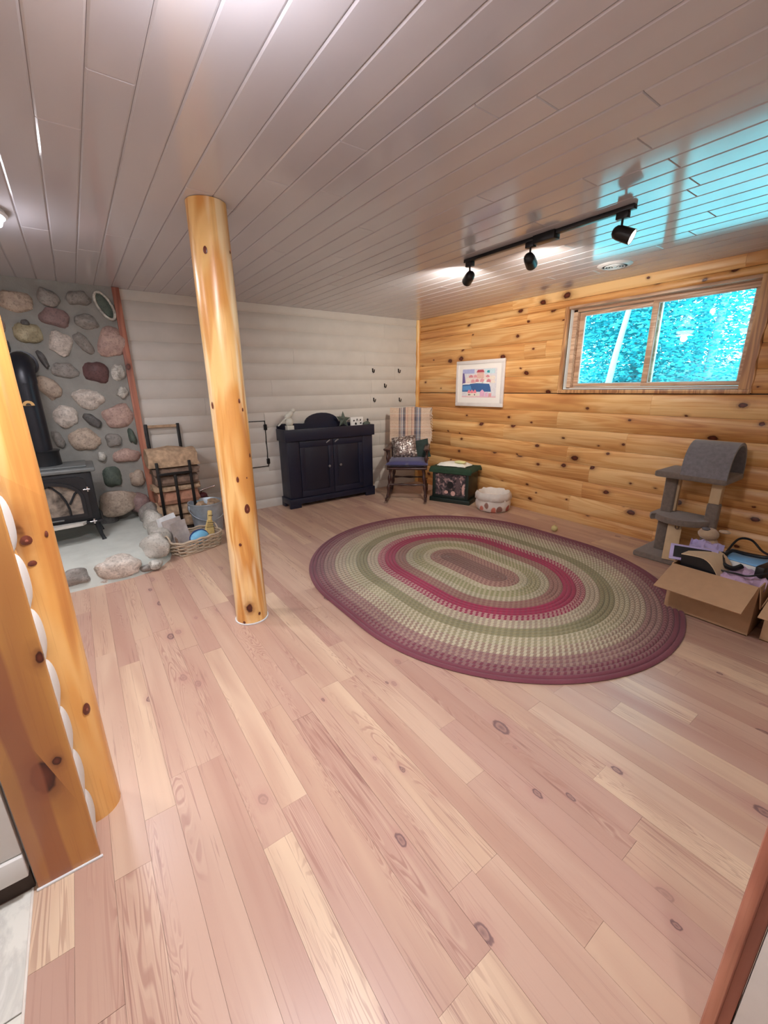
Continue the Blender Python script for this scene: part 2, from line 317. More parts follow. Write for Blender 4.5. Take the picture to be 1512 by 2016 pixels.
# ------------------------------------------------------------------ mesh helpers
class MB:
    def __init__(s): s.v = []; s.f = []; s.uv = None
    def add(s, vs, fs, mat=None):
        k = len(s.v); s.v += [Vector(p) if mat is None else mat @ Vector(p) for p in vs]; s.f += [tuple(i+k for i in f) for f in fs]; return s
    def box(s, lo, hi, mat=None):
        x0, y0, z0 = lo; x1, y1, z1 = hi
        return s.add([(x0, y0, z0), (x1, y0, z0), (x1, y1, z0), (x0, y1, z0), (x0, y0, z1), (x1, y0, z1), (x1, y1, z1), (x0, y1, z1)],
              [(0, 3, 2, 1), (4, 5, 6, 7), (0, 1, 5, 4), (1, 2, 6, 5), (2, 3, 7, 6), (3, 0, 4, 7)], mat)
    def cbox(s, lo, hi, c=.004, mat=None):
        bm = bmesh.new(); bmesh.ops.create_cube(bm, size=1)
        for v in bm.verts: v.co = Vector([(lo[i]+hi[i])/2+v.co[i]*(hi[i]-lo[i]) for i in range(3)])
        bmesh.ops.bevel(bm, geom=bm.edges[:], offset=c, segments=2, affect='EDGES', profile=.5)
        bm.verts.index_update()
        s.add([v.co.copy() for v in bm.verts], [[v.index for v in f.verts] for f in bm.faces], mat); bm.free(); return s
    def prism(s, poly, axis, a, b, mat=None):
        """poly: 2D outline (ccw); axis: extruded axis"""
        n = len(poly)
        def P(p, t):
            q = list(p); q.insert(axis, t); return q
        vs = [P(p, a) for p in poly]+[P(p, b) for p in poly]
        fs = [tuple(range(n))[::-1], tuple(range(n, 2*n))]+[(i, (i+1) % n, n+(i+1) % n, n+i) for i in range(n)]
        return s.add(vs, fs, mat)
    def tube(s, pts, r, n=8, caps=True, mat=None, closed=False):
        pts = [Vector(p) for p in pts]; m = len(pts)
        rs = r if isinstance(r, (list, tuple)) else [r]*m
        t0 = (pts[1]-pts[0]).normalized()
        a = t0.orthogonal().normalized()
        vs = []
        for i, p in enumerate(pts):
            if closed: t = (pts[(i+1) % m]-pts[i-1]).normalized()
            else: t = (pts[min(i+1, m-1)]-pts[max(i-1, 0)]).normalized()
            a = (a-t*a.dot(t)); a = a.normalized() if a.length > 1e-6 else t.orthogonal().normalized()
            b = t.cross(a)
            for k in range(n):
                th = 2*PI*k/n; vs.append(p+(a*math.cos(th)+b*math.sin(th))*rs[i])
        fs = []
        for i in range(m if closed else m-1):
            j = (i+1) % m
            for k in range(n): fs.append((i*n+k, i*n+(k+1) % n, j*n+(k+1) % n, j*n+k))
        if caps and not closed: fs += [tuple(range(n))[::-1], tuple(range((m-1)*n, m*n))]
        return s.add(vs, fs, mat)
    def cyl(s, p0, p1, r0, r1=None, n=16, mat=None): return s.tube([p0, p1], [r0, r0 if r1 is None else r1], n, True, mat)
    def lathe(s, prof, n=24, mat=None):
        """prof: list of (r,z) about local z"""
        vs = []; fs = []
        for r, z in prof:
            for k in range(n): vs.append((r*math.cos(2*PI*k/n), r*math.sin(2*PI*k/n), z))
        for i in range(len(prof)-1):
            for k in range(n): fs.append((i*n+k, i*n+(k+1) % n, (i+1)*n+(k+1) % n, (i+1)*n+k))
        if prof[0][0] > 1e-5: fs.append(tuple(range(n))[::-1])
        if prof[-1][0] > 1e-5: fs.append(tuple(range((len(prof)-1)*n, len(prof)*n)))
        return s.add(vs, fs, mat)
    def ball(s, c, rad, n=12, m=8, amp=0., seed=0, freq=1.6, mat=None, pw=1.):
        c = Vector(c); vs = []; fs = []
        if not isinstance(rad, (list, tuple)): rad = (rad,)*3
        for j in range(m+1):
            ph = PI*j/m
            for i in range(n):
                th = 2*PI*i/n
                d = Vector((math.sin(ph)*math.cos(th), math.sin(ph)*math.sin(th), math.cos(ph)))
                k = 1+amp*noise.noise(d*freq+Vector((seed*3.7, seed*1.3, seed*.7)))
                e = Vector([math.copysign(abs(q)**pw, q) for q in d])
                vs.append(c+Vector((e.x*rad[0], e.y*rad[1], e.z*rad[2]))*k)
        for j in range(m):
            for i in range(n):
                q = (j*n+i, (j+1)*n+i, (j+1)*n+(i+1) % n, j*n+(i+1) % n)
                fs.append(q)
        return s.add(vs, fs, mat)
    def grid(s, fn, nu, nv):
        vs = [fn(i/nu, j/nv) for i in range(nu+1) for j in range(nv+1)]
        fs = [(i*(nv+1)+j, (i+1)*(nv+1)+j, (i+1)*(nv+1)+j+1, i*(nv+1)+j+1) for i in range(nu) for j in range(nv)]
        return s.add(vs, fs)

def obj(name, mb, mat, parent=None, smooth=None, off=None, kind=None, label=None):
    me = bpy.data.meshes.new(name)
    vs = mb.v if off is None else [p-Vector(off) for p in mb.v]
    me.from_pydata([tuple(p) for p in vs], [], mb.f)
    bm = bmesh.new(); bm.from_mesh(me)
    bmesh.ops.remove_doubles(bm, verts=bm.verts, dist=1e-6)
    bmesh.ops.recalc_face_normals(bm, faces=bm.faces); bm.to_mesh(me); bm.free()
    if smooth is not None:
        for p in me.polygons: p.use_smooth = True
        me.set_sharp_from_angle(angle=math.radians(smooth))
    if mat is not None: me.materials.append(mat)
    o = bpy.data.objects.new(name, me); COL.objects.link(o)
    if parent is not None: o.parent = parent
    if kind: o['kind'] = kind
    if label: o['label'] = label
    return o
def tag(o, label, cat, group=None):
    o['label'] = label; o['category'] = cat
    if group: o['group'] = group
    return o
def thing(name, label, cat, loc=(0, 0, 0), rz=0., group=None):
    o = bpy.data.objects.new(name, None); COL.objects.link(o); o.location = loc; o.rotation_euler = (0, 0, rz); o.empty_display_size = .05
    return tag(o, label, cat, group)
def struct(name, mb, mat, label=None, smooth=None, parent=None):
    o = obj(name, mb, mat, parent, smooth)
    if parent is None: o['kind'] = 'structure'
    if label: o['label'] = label
    return o
def at(px, py, y): return at_y(px, py, y)

# ------------------------------------------------------------------ SETTING: floor
fl = struct('floor', MB().box((-1.5, -1.6, -.12), (4.2, 4.8, -.009)), M['subfloor'], 'pinkish laminate plank floor')
PW = .0935
rf = random.Random(5)
i = 0
x = -.335 - PW*12
floor_n = 0
while x < BX-.002:
    x1 = min(x+PW, BX)
    y = -.35 if x > -.34 else 1.32
    if x > .88: y = -.02
    yend = BY
    first = True
    while y < yend-.01:
        L = rf.uniform(.95, 1.3) if not first else rf.uniform(.3, 1.2)
        if x < -.34: L = 1.7
        first = False
        y1 = y+L
        if yend-y1 < .35: y1 = yend
        g = .0003
        zt = rf.uniform(-.0004, .0004)
        mb = MB().box((x+g, y+g, -.009), (x1-g, y1-g, zt))
        obj('plank', mb, M['floor'], fl)
        floor_n += 1
        y = y1
    x = x1; i += 1
def m_tile():
    s = NT('pale_marble_tile'); f = s.noise(s.coords((1, 1, 1)), 5, 6, .6, 1.5)
    s.base(s.ramp(f, [(.4, lin((228, 226, 216))), (.52, lin((206, 204, 196))), (.6, lin((230, 228, 220)))])); s.rough(.25); return s.m
M['tile'] = m_tile()
for ix in range(4):
    for iy in range(9):
        x1 = -.337-ix*.3; y1 = 1.25-iy*.3
        obj('tile', MB().cbox((x1-.298, y1-.298, -.009), (x1-.001, y1-.001, .001), .0015), M['tile'], fl)
obj('threshold_strip', MB().cbox((-.339, -.35, -.009), (-.333, 1.25, .0035), .0015), M['rug_pad'], fl)

# ------------------------------------------------------------------ SETTING: ceiling
ce = struct('ceiling', MB().box((-1.5, -1.6, H+.006), (4.2, 4.8, H+.12)), M['groove'], 'glossy whitewashed plank ceiling')
rc = random.Random(3)
cx = .062-.1265*12
CW = .1265
def ceil_plank(x0, x1, y0, y1):
    c = .006; g = .0006
    poly = [(x0+g, H+.006), (x0+g, H+c*.6), (x0+g+c, H), (x1-g-c, H), (x1-g, H+c*.6), (x1-g, H+.006)]
    mb = MB(); n = 6
    ys = [(y0+g, 1), (y0+g+.003, 0), (y1-g-.003, 0), (y1-g, 1)]
    vs = []
    for yy, e in ys:
        for (px, pz) in poly: vs.append((px, yy, max(pz, H+.003) if e else pz))
    fs = [tuple(range(n)), tuple(range(3*n, 4*n))[::-1]]
    for a in range(3):
        for k in range(n): fs.append((a*n+k, a*n+(k+1) % n, (a+1)*n+(k+1) % n, (a+1)*n+k))
    mb.add(vs, fs); obj('plank', mb, M['ceil'], ce)
FIX = {1.40: 1.012, 1.93: .94, 2.18: .936, 2.44: .95, 2.565: 1.003, 2.95: 1.04}
while cx < BX:
    x1 = min(cx+CW, BX+.01)
    brk = None
    for k, yv in FIX.items():
        if cx <= k < x1: brk = yv
    if brk is None: brk = rc.uniform(1.2, 3.9)
    cuts = [-1.6, brk, BY+.02]
    if brk > 2.6: cuts.insert(1, brk-rc.uniform(1.5, 2.3))
    else: cuts.insert(2, brk+rc.uniform(1.6, 2.3))
    for a, b in zip(cuts, cuts[1:]): ceil_plank(cx, x1, a, b)
    cx = x1

# ------------------------------------------------------------------ SETTING: log siding walls
SEAMS = [0., .097, .262, .427, .592, .757, .924, 1.09, 1.263, 1.440, 1.612, 1.778, 1.952, 2.115, 2.2]
def log_profile(z0, z1, depth, full0=True, full1=True):
    """(offset from wall plane, z) polyline of a shallow half log"""
    pts = []
    n = 6
    for k in range(n+1):
        t = k/n; q = -1+2*t
        if not full0 and z0 < .05: q = -.1+1.1*t
        if not full1 and z1 > 2.15: q = -1+1.2*t
        pts.append((depth*math.sqrt(max(0, 1-(abs(q)**2.6)*.96)), z0+(z1-z0)*t))
    return pts
def siding_piece(name, wall, plane, a0, a1, z0, z1, depth, mat, parent, gap=.0007):
    pr = log_profile(z0+.0008, z1-.0008, depth, z0 > .01, z1 < 2.19)
    poly = [(0, z0+.0008)]+pr+[(0, z1-.0008)]
    if wall == 'right':
        mb = MB().prism([(plane-o, z) for o, z in poly], 1, a0+gap, a1-gap)
    else:
        mb = MB().prism([(plane-o, z) for o, z in poly], 0, a0+gap, a1-gap)
    return obj(name, mb, mat, parent, 40)
# white back wall, from the corner trim to the reddish board
BL = .47
wb = struct('wall_back', MB().box((-1.5, BY+.0, -.1), (4.2, BY+.15, H+.1)), M['white_log'], 'whitewashed half-log wall')
rb = random.Random(8)
HATCH = (1.33, 1.70, .485, 1.0)
for k in range(len(SEAMS)-1):
    z0, z1 = SEAMS[k], SEAMS[k+1]
    cuts = [BL, rb.uniform(1.0, 2.0) if k % 2 else rb.uniform(1.8, 2.6), rb.uniform(3.0, 3.6), BX-.02]
    if k % 3 == 0: cuts.pop(1)
    for a, b in zip(cuts, cuts[1:]):
        segs = [(a, b)]
        if z0 < HATCH[3]-.02 and z1 > HATCH[2]+.02:
            ns = []
            for p, q in segs:
                if q <= HATCH[0] or p >= HATCH[1]: ns.append((p, q))
                else:
                    if p < HATCH[0]-.02: ns.append((p, HATCH[0]-.004))
                    if q > HATCH[1]+.02: ns.append((HATCH[1]+.004, q))
            segs = ns
        for p, q in segs: siding_piece('log_siding', 'back', BY, p, q, z0, z1, .020, M['white_log'], wb)
# pine right wall with window opening
WY0, WY1, WZ0, WZ1 = 1.035, 2.440, 1.305, 2.030
wr = struct('wall_right', MB().box((BX, -.2, -.1), (BX+.19, WY0, H+.1)).box((BX, WY1, -.1), (BX+.19, 4.8, H+.1))
            .box((BX, WY0, -.1), (BX+.19, WY1, WZ0)).box((BX, WY0, WZ1), (BX+.19, WY1, H+.1)), M['backing'], 'knotty pine half-log wall')
rr = random.Random(21)
BRK = {3: [.06, 2.05], 2: [2.1], 1: [2.214], 4: [3.95, 2.3], 5: [3.105, 1.75], 6: [2.448, .7], 7: [3.81, 1.6], 8: [2.223, 1.177], 9: [3.3, .62], 10: [2.656, 2.91], 11: [3.66], 12: [2.904], 13: [1.15, 3.1]}
CAS = .04
for k in range(len(SEAMS)-1):
    z0, z1 = SEAMS[k], SEAMS[k+1]
    cuts = sorted([.005]+BRK.get(k, [rr.uniform(1, 3.5)])+[BY-.03])
    for a, b in zip(cuts, cuts[1:]):
        lo, hi = WZ0-.035, WZ1+.02
        if z1 <= lo+.004 or z0 >= hi-.004: siding_piece('log_siding', 'right', BX, a, b, z0, z1, .024, M['pine_y'], wr); continue
        # split around the window casing
        if z0 < lo-.01:
            siding_piece('log_siding', 'right', BX, a, b, z0, lo, .024, M['pine_y'], wr)
        zz0, zz1 = max(z0, lo), min(z1, hi)
        ya, yb = WY0-.075, WY1+CAS
        if a < ya: siding_piece('log_siding', 'right', BX, a, min(b, ya), zz0, zz1, .024, M['pine_y'], wr)
        if b > yb: siding_piece('log_siding', 'right', BX, max(a, yb), b, zz0, zz1, .024, M['pine_y'], wr)
        if z1 > hi+.01: siding_piece('log_siding', 'right', BX, a, b, hi, z1, .024, M['pine_y'], wr)
# corner trim
def wavy_log(x, y, r, z0, z1, n=10, m=16, seed=1, amp=.08, top=None):
    pts = []; rs = []
    for k in range(m+1):
        t = k/m; z = z0+(z1-z0)*t
        tx, ty = (x, y) if top is None else (x+(top[0]-x)*t, y+(top[1]-y)*t)
        pts.append((tx, ty, z)); rs.append(r*(1+amp*noise.noise(Vector((seed*5.1, z*2.2, 0)))))
    return MB().tube(pts, rs, n)
struct('trim_1', wavy_log(BX-.026, BY-.026, .030, 0, H-.001, 10, 30, 4, .25), M['pine_z'], 'slim peeled pine corner trim', 60)
struct('trim_2', MB().cbox((.437, 4.575, 0), (.492, 4.65, H-.001), .004), M['red_z'], 'reddish scribed board between stone and white wall', 40)

# access hatch cut into the white wall
ha = thing('access_hatch', 'hinged access panel cut into the white log wall beside the dark cabinet', 'hatch', (1.515, BY, .485))
mb = MB()
for k in range(len(SEAMS)-1):
    z0, z1 = max(SEAMS[k], HATCH[2]+.008), min(SEAMS[k+1], HATCH[3]-.008)
    if z1-z0 > .01:
        pr = log_profile(SEAMS[k], SEAMS[k+1], .016)
        poly = [(BY, z0)]+[(BY-o, z) for o, z in pr if z0 <= z <= z1]+[(BY, z1)]
        oz0 = [o for o, z in pr if z >= z0][0]; oz1 = [o for o, z in pr if z <= z1][-1]
        poly = [(BY, z0), (BY-oz0*.9, z0)]+[(BY-o, z) for o, z in pr if z0 < z < z1]+[(BY-oz1*.9, z1), (BY, z1)]
        mb.prism(poly, 0, HATCH[0]+.008, HATCH[1]-.008)
obj('panel', mb, M['white_log'], ha, 40, off=ha.location)
mb = MB()
for a in ((HATCH[0]-.003, HATCH[1]+.003, HATCH[3]-.007, HATCH[3]+.001), (HATCH[0]-.003, HATCH[1]+.003, HATCH[2]-.001, HATCH[2]+.007), (HATCH[1]-.007, HATCH[1]+.002, HATCH[2], HATCH[3]), (HATCH[0]-.002, HATCH[0]+.007, HATCH[2], HATCH[3])):
    mb.box((a[0], BY-.012, a[2]), (a[1], BY-.002, a[3]))
obj('edge_gap', mb, M['black_hook'], ha, off=ha.location, label='dark edge of the hatch')
for z in (.545, .93): obj('hinge', MB().cyl((HATCH[1]-.002, BY-.026, z-.035), (HATCH[1]-.002, BY-.026, z+.035), .007, n=8).cbox((HATCH[1]-.02, BY-.026, z-.03), (HATCH[1]+.016, BY-.016, z+.03), .001), M['black_hook'], ha, 40, off=ha.location)

# hall walls behind and beside the camera, near wall of the room, left wall
struct('wall_near', MB().box((.862, -.12, -.1), (4.2, .005, H+.1)), M['drywall'], 'near wall of the room')
struct('wall_hall', MB().box((.862, -1.6, -.1), (1.02, -.12, H+.1)).box((-1.5, -1.75, -.1), (1.02, -1.6, H+.1)), M['white_paint'], 'white wall of the entry')
struct('wall_left', MB().box((-1.65, -1.75, -.1), (-1.5, 4.8, H+.1)), M['drywall'], 'far left wall')
struct('trim_3', MB().cbox((.829, .0235, 0), (.98, .0447, H-.001), .008), M['red_z'], 'orange-brown door casing at the lower right', 40)
struct('trim_4', MB().box((.845, .0062, 0), (.96, .0232, H-.001)), M['red_z'], 'inner strip of the door casing')
struct('door_1', MB().cbox((.836, -.80, .008), (.861, .0034, 2.05), .002), M['white_paint'], 'white door edge at the lower right', 40)

# stub wall at the left: board end, short white siding, half log
struct('wall_stub', MB().box((-1.5, 1.262, -.05), (-.20, 1.47, H+.1)), M['white_paint'], 'white end of the partition at the left')
ws = bpy.data.objects['wall_stub']
for k in range(14):
    z0, z1 = .158*k, min(.158*(k+1), H)
    pr = [(.023*math.sqrt(max(0, 1-(abs(-1+2*q/12)**2.4)*.99)), z0+(z1-z0)*q/12) for q in range(13)]
    poly = [(-.201, z0)]+[(-.199+o, z) for o, z in pr]+[(-.201, z1)]
    obj('log_siding', MB().prism(poly, 1, 1.2515, 1.375), M['white_paint'], ws, 40)
struct('trim_5', MB().cbox((-.322, 1.234, .004), (-.176, 1.251, H-.001), .003), M['board_z'], 'flat varnished pine board at the end of the partition', 40)
struct('trim_6', MB().cbox((-.326, 1.229, 0), (-.170, 1.236, .007), .002), M['newswhite'], 'white caulk bead under the board')

# ------------------------------------------------------------------ posts
def log_post(name, label, base, top, r0, r1, seed, facets=28):
    t = thing(name, label, 'post', (base[0], base[1], 0))
    m = 26; n = facets; vs = []; fs = []
    for k in range(m+1):
        q = k/m; z = q*(H-.002); cx_, cy_ = base[0]+(top[0]-base[0])*q, base[1]+(top[1]-base[1])*q
        for a in range(n):
            th = 2*PI*a/n; d = Vector((math.cos(th), math.sin(th), 0))
            rr_ = (r0+(r1-r0)*q)*(1+.035*noise.noise(Vector((d.x*1.4+seed, d.y*1.4, z*1.6)))+.02*noise.noise(Vector((d.x*4+seed, d.y*4, z*4))))
            vs.append((cx_+d.x*rr_, cy_+d.y*rr_, z))
    for k in range(m):
        for a in range(n): fs.append((k*n+a, k*n+(a+1) % n, (k+1)*n+(a+1) % n, (k+1)*n+a))
    fs += [tuple(range(n))[::-1], tuple(range(m*n, m*n+n))]
    obj('log_trunk', MB().add(vs, fs), M['pine_z'], t, 60, off=t.location)
    return t
P0, P1 = (.655, 2.312), (.685, 2.385)
lp = log_post('log_post', 'peeled honey-coloured log post standing mid-floor, floor to ceiling', P0, P1, .090, .094, 2)
ring = MB().tube([(P0[0]+.094*math.cos(a*PI/16), P0[1]+.094*math.sin(a*PI/16), .004) for a in range(32)], .005, 6, closed=True)
obj('caulk_ring', ring, M['newswhite'], lp, 60, off=lp.location)
lc = log_post('log_post', 'peeled log post with scrape marks against the partition at the left edge', (-.182, 1.437), (-.186, 1.437), .073, .078, 7)
M['log_left'] = pine('scraped_pine_log', 2, (250, 206, 136), (230, 168, 92), (184, 110, 56), gate=.35, ksize=.15, kperp=4.6, kalong=3.0, rough=.25, streak=6., tone=.02, swirl=.7, scrape=True)
lc.children[0].data.materials.clear(); lc.children[0].data.materials.append(M['log_left'])

M['knot'] = plain('dark_pine_knot', (104, 50, 34), .35, var=.3, scale=120); M['knot_core'] = plain('reddish_knot_core', (146, 84, 66), .35, var=.2, scale=150)
def knot_on(post, base, top, r, px, py, kw, kh, core=False):
    d = ray(px, py); t = math.hypot(base[0], base[1])/math.hypot(d.x, d.y)
    for _ in range(6):
        z = CAM.z+d.z*t; q = z/H
        cx_, cy_ = base[0]+(top[0]-base[0])*q, base[1]+(top[1]-base[1])*q
        a_ = d.x*d.x+d.y*d.y; b_ = -(d.x*cx_+d.y*cy_); c_ = cx_*cx_+cy_*cy_-r*r
        t = (-b_-math.sqrt(max(0, b_*b_-a_*c_)))/a_
    p = CAM+d*t; nx = math.atan2(p.y-cy_, p.x-cx_)
    mt = Matrix.Translation((cx_, cy_, p.z)) @ Matrix.Rotation(nx, 4, 'Z')
    def patch(w_, h_, out):
        def f(u, v):
            rr_ = u; th = 2*PI*v; a2 = rr_*w_*math.cos(th)/r
            return mt @ Vector(((r+out*(1-rr_*rr_))*math.cos(a2), (r+out*(1-rr_*rr_))*math.sin(a2), rr_*h_*math.sin(th)*(1+.15*math.sin(th))))
        return MB().grid(f, 4, 16)
    k = obj('knot', patch(kw, kh, .0022), M['knot'], post, 70, off=post.location, label='dark round knot')
    if core: obj('knot_core', patch(kw*.5, kh*.5, .0030), M['knot_core'], k, 70, off=post.location)
for kpx, kpy, kw, kh, co_ in ((404, 493, .010, .017, False), (487, 1003, .016, .027, True), (468, 945, .007, .016, False), (418, 799, .008, .018, False), (478, 807, .006, .010, False), (473, 1073, .008, .009, False), (492, 897, .007, .012, False), (511, 1208, .008, .010, False), (481, 1226, .008, .009, False), (471, 790, .006, .012, False), (453, 497, .005, .008, False), (486, 941, .004, .005, False)):
    knot_on(lp, P0, P1, .0948, kpx, kpy, kw, kh, co_)
for kpx, kpy, kw, kh, co_ in ((171, 1397, .012, .020, True), (52, 1065, .013, .013, True), (92, 1052, .006, .009, False), (64, 1110, .010, .008, False)):
    knot_on(lc, (-.182, 1.437), (-.186, 1.437), .0765, kpx, kpy, kw, kh, co_)

# white base cabinet at far left with toe recess
wc = thing('white_cabinet', 'white cabinet with a dark toe recess on the pale tile at the left edge', 'cabinet', (-.75, 1.15, 0))
obj('body', MB().cbox((-1.2, 1.238, .145), (-.330, 1.26, .9), .003), M['white_paint'], wc, 40, off=wc.location)
obj('bottom_rail', MB().cbox((-1.2, 1.228, .070), (-.330, 1.26, .142), .003), M['white_paint'], wc, 40, off=wc.location)
obj('toe_kick', MB().box((-1.2, 1.252, 0), (-.330, 1.2615, .072)), M['backing'], wc, off=wc.location)
# ------------------------------------------------------------------ WINDOW
wn = bpy.data.objects.new('window_1', None); COL.objects.link(wn); wn['kind'] = 'structure'; wn['label'] = 'wide slider basement window in the pine wall'
XF = 4.05                                            # glass plane
def wbox(name, lo, hi, m, c=.003, parent=wn): return obj(name, MB().cbox(lo, hi, c), M[m], parent, 40)
# casing on the wall face
wbox('casing', (BX-.030, WY1, WZ0-.03), (BX+.01, WY1+.036, WZ1+.022), 'casing')
mb = MB()                                             # right casing: irregular log-cut outer edge
n = 18; vs = []; fs = []
for k in range(n+1):
    z = WZ0-.03+(WZ1+.05-WZ0)*k/n
    oy = WY0-.072-.012*abs(math.sin((z-WZ0)*PI/.166))+.006*math.sin(z*9)
    for yy, xx in ((WY0, BX+.01), (WY0, BX-.030), (oy+.006, BX-.030), (oy, BX-.022), (oy, BX+.01)): vs.append((xx, yy, z))
for k in range(n):
    for a in range(5): fs.append((k*5+a, k*5+(a+1) % 5, (k+1)*5+(a+1) % 5, (k+1)*5+a))
fs += [tuple(range(5)), tuple(range(n*5, n*5+5))[::-1]]
obj('casing', mb.add(vs, fs), M['casing'], wn, 40)
wbox('head_casing', (BX-.028, WY0, WZ1-.002), (BX+.01, WY1, WZ1+.022), 'sash')
wbox('sill', (BX-.036, WY0-.07, WZ0-.036), (BX+.10, WY1+.035, WZ0-.004), 'casing', .006)
# reveals
wbox('jamb', (BX+.01, WY1-.004, WZ0), (XF+.06, WY1+.03, WZ1), 'jamb_white')
wbox('jamb', (BX+.01, WY0-.03, WZ0), (XF+.06, WY0+.004, WZ1), 'casing')
wbox('head_jamb', (BX+.01, WY0-.03, WZ1-.004), (XF+.06, WY1+.03, WZ1+.02), 'sash')
wbox('stool', (BX+.01, WY0, WZ0-.006), (XF+.06, WY1, WZ0+.008), 'jamb_white')
# frame
a, b, c, d = WY0+.004, WY1-.004, WZ0+.008, WZ1-.004
for nm, lo, hi in (('frame_rail', (XF-.035, a, c), (XF+.05, b, c+.012)), ('frame_rail', (XF-.035, a, d-.022), (XF+.05, b, d)),
                   ('frame_stile', (XF-.035, a, c), (XF+.05, a+.008, d)), ('frame_stile', (XF-.035, b-.040, c), (XF+.05, b, d))):
    wbox(nm, lo, hi, 'sash')
MY = 1.715
def sash(x, y0, y1, z0, z1, wst, wr, nm, wl=.045):
    fr = MB()
    for lo, hi in (((x-.016, y0, z0), (x+.016, y1, z0+wr)), ((x-.016, y0, z1-wr), (x+.016, y1, z1)), ((x-.016, y0, z0+wr), (x+.016, y0+wst, z1-wr)), ((x-.016, y1-wl, z0+wr), (x+.016, y1, z1-wr))):
        fr.cbox(lo, hi, .003)
    f = obj(nm, fr, M['sash'], wn, 40)
    obj('pane', MB().box((x-.003, y0+wst-.004, z0+wr-.004), (x+.003, y1-wl+.004, z1-wr+.004)), M['glass'], f)
    sp = MB()
    for lo, hi in (((x-.010, y0+wst, z0+wr), (x-.006, y1-wl, z0+wr+.006)), ((x-.010, y0+wst, z1-wr-.006), (x-.006, y1-wl, z1-wr)), ((x-.010, y0+wst, z0+wr), (x-.006, y0+wst+.006, z1-wr)), ((x-.010, y1-wl-.006, z0+wr), (x-.006, y1-wl, z1-wr))):
        sp.box(lo, hi)
    obj('glazing_bead', sp, M['newswhite'], f)
sash(XF+.024, MY-.03, b-.042, c+.013, d-.024, .045, .030, 'sash')
sash(XF-.014, a+.009, MY+.030, c+.013, d-.010, .028, .030, 'sash')

# ------------------------------------------------------------------ OUTSIDE
def m_leaf():
    s = NT('teal_leaf'); r = s.noise(s.coords((1, 1, 1)), 1.3, 3)
    s.base(s.ramp(r, [(.3, lin((40, 160, 170))), (.7, lin((90, 205, 210)))])); s.rough(.5)
    s.b.inputs['Transmission Weight'].default_value = 0
    return s.m
M['leaf'] = m_leaf()
M['birch'] = plain('pale_birch_bark', (176, 196, 196), .7, var=.15, scale=8)
M['trunkgrey'] = plain('grey_trunk_bark', (150, 170, 172), .8, var=.3, scale=14)
M['yard'] = plain('outdoor_ground', (130, 190, 190), .9, var=.25, scale=3)
gm = MB().grid(lambda u, v: (4.16+u*12, -5+v*16, 1.08+u*.9+.06*noise.noise(Vector((u*9, v*12, 0)))), 16, 20)
struct('ground', gm, M['yard'], 'sloping ground outside the window')
rl = random.Random(4)
def leaves(c, rad, n, size, off):
    vs = []; fs = []
    for _ in range(n):
        while True:
            p = Vector((rl.uniform(-1, 1), rl.uniform(-1, 1), rl.uniform(-1, 1)))
            if p.length < 1: break
        p = Vector((c[0]-off[0]+p.x*rad[0], c[1]-off[1]+p.y*rad[1], c[2]-off[2]+p.z*rad[2]))
        q = Matrix.Rotation(rl.uniform(0, 6.28), 3, 'Z') @ Matrix.Rotation(rl.uniform(-1.2, 1.2), 3, 'X')
        sz = size*rl.uniform(.6, 1.4); k = len(vs)
        for e in ((-.5, 0, 0), (0, -.28, .06), (.5, 0, 0), (0, .28, .06)): vs.append(p+q@(Vector(e)*sz))
        fs += [(k, k+1, k+3), (k+1, k+2, k+3)]
    return MB().add(vs, fs)
TREES = [('leafy tree with a pale leaning trunk outside the left pane', 7.0, at_x(1190, 770, 7.0).y, .045, 'birch', [((7.9, 4.6, 3.0), (1.3, 1.2, 1.1), 2300), ((8.2, 4.0, 1.9), (1.2, 1.2, .7), 1300)]),
         ('leafy tree seen through the middle of the window', 8.8, 4.0, .07, 'trunkgrey', [((8.8, 4.0, 2.7), (1.4, 1.3, 1.4), 2600)]),
         ('leafy tree seen through the right pane', 8.2, 2.6, .06, 'trunkgrey', [((8.2, 2.7, 2.6), (1.4, 1.2, 1.5), 2800)]),
         ('dense leafy tree far behind the window on the left', 11.0, 6.6, .10, 'trunkgrey', [((11, 6.6, 3.2), (1.6, 2.3, 2.4), 4600)]),
         ('dense leafy tree far behind the window on the right', 10.6, 3.6, .10, 'trunkgrey', [((10.6, 3.6, 3.1), (1.5, 2.4, 2.4), 5200)])]
for lab, tx, ty, r, bm_, crowns in TREES:
    t = thing('leafy_tree', lab, 'tree', (tx, ty, 1.2), group='trees outside the window')
    lean = .22 if bm_ == 'birch' else .05
    obj('trunk', MB().tube([(0, 0, -.2), (lean*.3, -lean*.3, .6), (lean*.5, -lean*.8, 1.4), (lean, -lean*1.3, 2.6)], [r*1.15, r, r*.8, r*.4], 10), M[bm_], t, 60)
    for c, rad, n in crowns: obj('foliage', leaves(c, rad, int(n*3.6), .075, (tx, ty, 1.2)), M['leaf'], t, kind='stuff')

